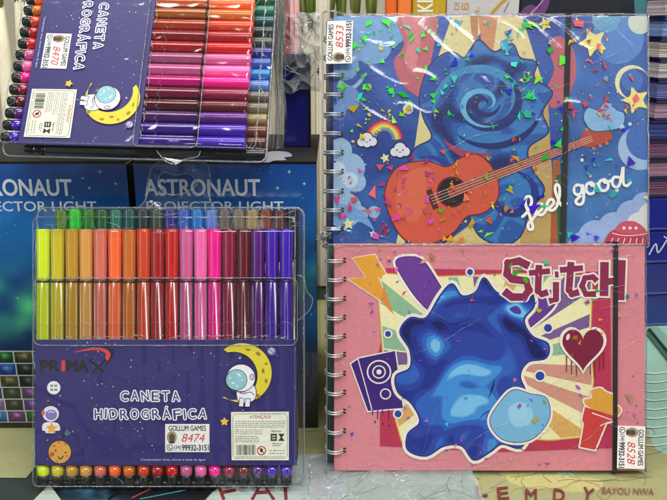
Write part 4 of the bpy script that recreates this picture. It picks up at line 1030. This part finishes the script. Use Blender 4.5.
# white artificial stalks with green leaves
YS = 1.02
def stalk_mesh(r, h, sd):
    rs = random.Random(sd); s = Sheet()
    s.tube([(0, 0, 0), (0, 0, h * .3), (0.001, 0, h * .8), (0.001, 0, h)], [r, r, r * .9, r * .55], (226, 220, 196), seg=14)
    l = Sheet()
    for k in range(5):
        a_ = 6.28 * k / 5 + rs.random(); dx, dy = math.cos(a_), math.sin(a_) * .6
        pts = [(dx * r * .3, dy * r * .3, h * .93), (dx * r * 1.0, dy * r, h + .03), (dx * r * 1.6, dy * r * 1.6, h + .10), (dx * r * 3.2, dy * r * 3, h + .17)]
        l.tube(pts, [r * .34, r * .42, r * .26, r * .05], rs.choice(((160, 182, 96), (186, 196, 120), (130, 156, 76))), seg=6)
    return s, l
protos = []
ztop_r = on_y(330, 14, YS).z
GRP = 'white stalks with green leaves at the back'
specs = [(289, .0085, 0), (301, .010, -.01), (313, .0085, .01), (324, .0105, .02), (341, .009, -.005), (356, .0095, .012), (371, .009, .0), (6, .011, .10), (20, .010, .12), (34, .011, .08), (-9, .011, .11), (48, .010, .09), (268, .009, .05), (64, .010, .1)]
for i, (px, r, dz) in enumerate(specs):
    if i < 3:
        sm_, lf_ = stalk_mesh(.010, ztop_r, 40 + i)
        e = empty('artificial_stalk', Matrix.Identity(4)); sm_.finish('stem', MATTE, e, fix=True); lf_.finish('leaves', MATTE, e, fix=True); protos.append(e); o = e
    else:
        src = protos[i % 3]; o = src.copy(); col.objects.link(o)
        for ch in src.children: c_ = ch.copy(); col.objects.link(c_); c_.parent = o
    tagp(o, None, 'artificial stalk', GRP)
    side = sorted(q[0] for q in specs if (q[0] < 100) == (px < 100)); nth = ['first', 'second', 'third', 'fourth', 'fifth', 'sixth', 'seventh', 'eighth'][side.index(px)]
    o['label'] = nth + (' white stalk from the left in the bundle at the top left corner' if px < 100 else ' green topped white stalk from the left, between tipped pens and gold box')
    o.location = (on_y(px, 60, YS).x, YS + random.uniform(-.012, .012), 0.0008); o.scale = (r / .010, r / .010, 1 + dz); o.rotation_euler = (random.uniform(-.02, .02), random.uniform(-.03, .03), random.uniform(0, 6))
# tall white post at the notebooks' left
ps = Sheet(); xp0, xp1 = on_y(317, 200, .93).x, on_y(330, 200, .93).x
ps.block(xp0, xp1, 0, .62, -.02, 0, (222, 216, 196), bev=.003)
o = ps.finish('display_post', MATTE, M=Matrix.Translation((0, .93, .0008)) @ Matrix.Rotation(R(90), 4, 'X')); tagp(o, 'tall cream post standing behind the left side of the notebooks', 'post')

# cards and boxes showing above the blue notebook
def back_box(name, px0, px1, y, z_top, c_, label, cat, art=None, thick=.02, bottom=0.0008, mat=PRINT):
    a_, b_ = on_y(px0, 10, y).x, on_y(px1, 10, y).x
    s = Sheet(); s.block(a_, b_, 0, z_top, -thick, 0, c_, bev=.001); s.z = .0002
    if art: s.P = lambda px, py: ((on_y(px, py, y)).x, (on_y(px, py, y)).z - bottom); art(s)
    o = s.finish(name, mat, M=Matrix.Translation((0, y, bottom)) @ Matrix.Rotation(R(90), 4, 'X')); tagp(o, label, cat); return o
Yk = .84
back_box('red_card', 284, 289.5, Yk + .02, .50, (150, 14, 24), 'narrow dark red carton left of the pale pink one above the navy box', 'carton')
back_box('pink_card', 289.8, 299, Yk + .02, .50, (232, 176, 176), 'narrow pale pink carton right of the dark red one above the navy box', 'carton', lambda s: s.stroke([(294, -30), (294, 60)], .7, (196, 120, 120)))
back_box('orange_box', 386, 397, Yk, .48, (232, 104, 34), 'slim orange box behind the blue notebook, left one of the orange pair', 'box')
back_box('orange_box', 398, 411.5, Yk - .004, .48, (240, 126, 52), 'wider orange box behind the blue notebook, touching the gold box', 'box')
back_box('gold_box', 412.5, 446, Yk - .006, .49, (196, 158, 30), 'gold box with a white lettered front behind the blue notebook', 'box', lambda s: (s.text('KI', 425, 6, 11, 15, (240, 236, 216), off=.03, rot=-1.57), s.stroke([(437, -30), (437, 30)], .5, (226, 200, 90))))
back_box('grey_box', 446.8, 519, Yk - .008, .47, (196, 192, 192), 'pale grey box with gold capitals behind the top of the blue notebook', 'box', lambda s: (s.text('ES', 465, 6, 7, 7, (200, 150, 70), off=.03, rot=-1.57), s.text('DI', 457, 6, 7, 5, (160, 150, 130), rot=-1.57), s.text('L', 477, 9, 5, 4, (200, 150, 70), off=.03, rot=-1.57), s.stroke([(491, 14), (502, 2), (510, -4)], 3, (190, 150, 50)), s.stroke([(504, 12), (509, 2)], .8, (90, 90, 90))))
def dark_art(s):
    s.stroke([(522, 16), (530, 8), (540, 12), (546, 0), (538, -8)], 7, (104, 62, 120), smooth=5); s.stroke([(530, 14), (540, 4), (546, -6)], 1.6, (176, 130, 180), smooth=5); s.poly([(632, -30), (652, -30), (652, 30), (636, 30)], (66, 118, 132))
back_box('dark_box', 520, 650, Yk - .006, .49, (28, 30, 42), 'large dark box with a purple swirl behind the right top of the blue notebook', 'box', dark_art)

# right: stack of books on blue cartons
def book_stack():
    yb = on_z(655, 328, 0).y; z = .0008; rs = random.Random(12)
    xl = on_y(640, 200, yb).x
    zs_target = on_y(660, 198, yb).z
    n = 4; hh = (zs_target - z) / n
    for k in range(n):
        s = Sheet(); s.block(-.005, .22, 0, hh - .0008, -.2, 0, (14, 26, 120 + 6 * k), bev=.0015, seg=2); s.z = .0002
        s.P = lambda u, v: (u, v)
        s.poly([(0, .0015), (.21, .0015), (.21, .0035), (0, .0035)], (60, 84, 170))
        if k == 2: s.stroke([(.016, .010), (.022, .022), (.026, .012), (.034, .026)], .0018, (200, 206, 230), smooth=4); s.stroke([(.03, .030), (.045, .020)], .0014, (200, 206, 230))
        o = s.finish('blue_carton', GLOSS, M=Matrix.Translation((xl + rs.uniform(-.002, .002), yb, z)) @ Matrix.Rotation(R(6), 4, 'Z') @ Matrix.Rotation(R(90), 4, 'X'))
        tagp(o, ['deep blue carton at the bottom of the right-hand stack', 'deep blue carton second from the bottom of the right-hand stack', 'deep blue carton with a pale scrawl, third from the bottom of the right-hand stack', 'deep blue carton directly under the stacked books'][k], 'carton', 'blue cartons stacked at the right edge'); z += hh
    names = ['lowest', 'second', 'third', 'fourth', 'fifth', 'sixth', 'seventh', 'eighth', 'ninth', 'tenth']
    pages = [(140, 92, 128), (186, 140, 168), (150, 100, 140), (64, 80, 160), (190, 150, 176), (110, 120, 190), (206, 196, 200), (216, 202, 196), (120, 150, 206), (206, 186, 190)]
    bh = (on_y(660, -4, yb).z - z) / 10
    for k in range(10):
        e = empty('book', Matrix.Translation((xl + .004 + rs.uniform(-.003, .003), yb, z)) @ Matrix.Rotation(R(7 + rs.uniform(-2, 2)), 4, 'Z') @ Matrix.Rotation(R(90), 4, 'X'))
        tagp(e, '%s book up in the stack at the right edge, pages %s' % (names[k], ['dark pink', 'pale pink', 'purple', 'dark blue', 'pinkish', 'mid blue', 'whitish', 'cream', 'light blue', 'white'][k]), 'book', 'books stacked at the right edge')
        s = Sheet(); s.block(0, .20, 0, .0022, -.15, 0, (24, 26, 70), bev=.0006); s.block(0, .20, bh - .0026, bh - .0004, -.15, 0, (30, 30, 84), bev=.0006); s.finish('cover', PRINT, e)
        s = Sheet(); m_ = 16
        for q in range(m_):
            y0_ = .0024 + (bh - .0052) * q / m_; v = rs.uniform(.72, 1.1)
            s.block(.001, .198, y0_, y0_ + (bh - .0052) / m_ * .86, -.148, -.002 - rs.uniform(0, .0012), tuple(min(250, p * v) for p in pages[k]), bev=0)
        s.finish('page_edges', MATTE, e); z += bh
book_stack()
# dark green tray edge in front of the stack
s = Sheet(); a_, b_ = on_z(646, 336, 0), on_z(690, 392, 0)
d = (b_ - a_); ang = math.atan2(d.y, d.x)
s.block(0, d.length, 0, .008, -.014, 0, (22, 62, 50), bev=.001); s.block(0, d.length, .0082, .0096, -.012, -.002, (120, 160, 146), bev=.0005)
o = s.finish('green_ruler', PLAST, M=Matrix.Translation((a_.x, a_.y, .0012)) @ Matrix.Rotation(ang, 4, 'Z') @ Matrix.Rotation(R(90), 4, 'X')); tagp(o, 'dark green ruler lying on the mint map at the right edge', 'ruler')
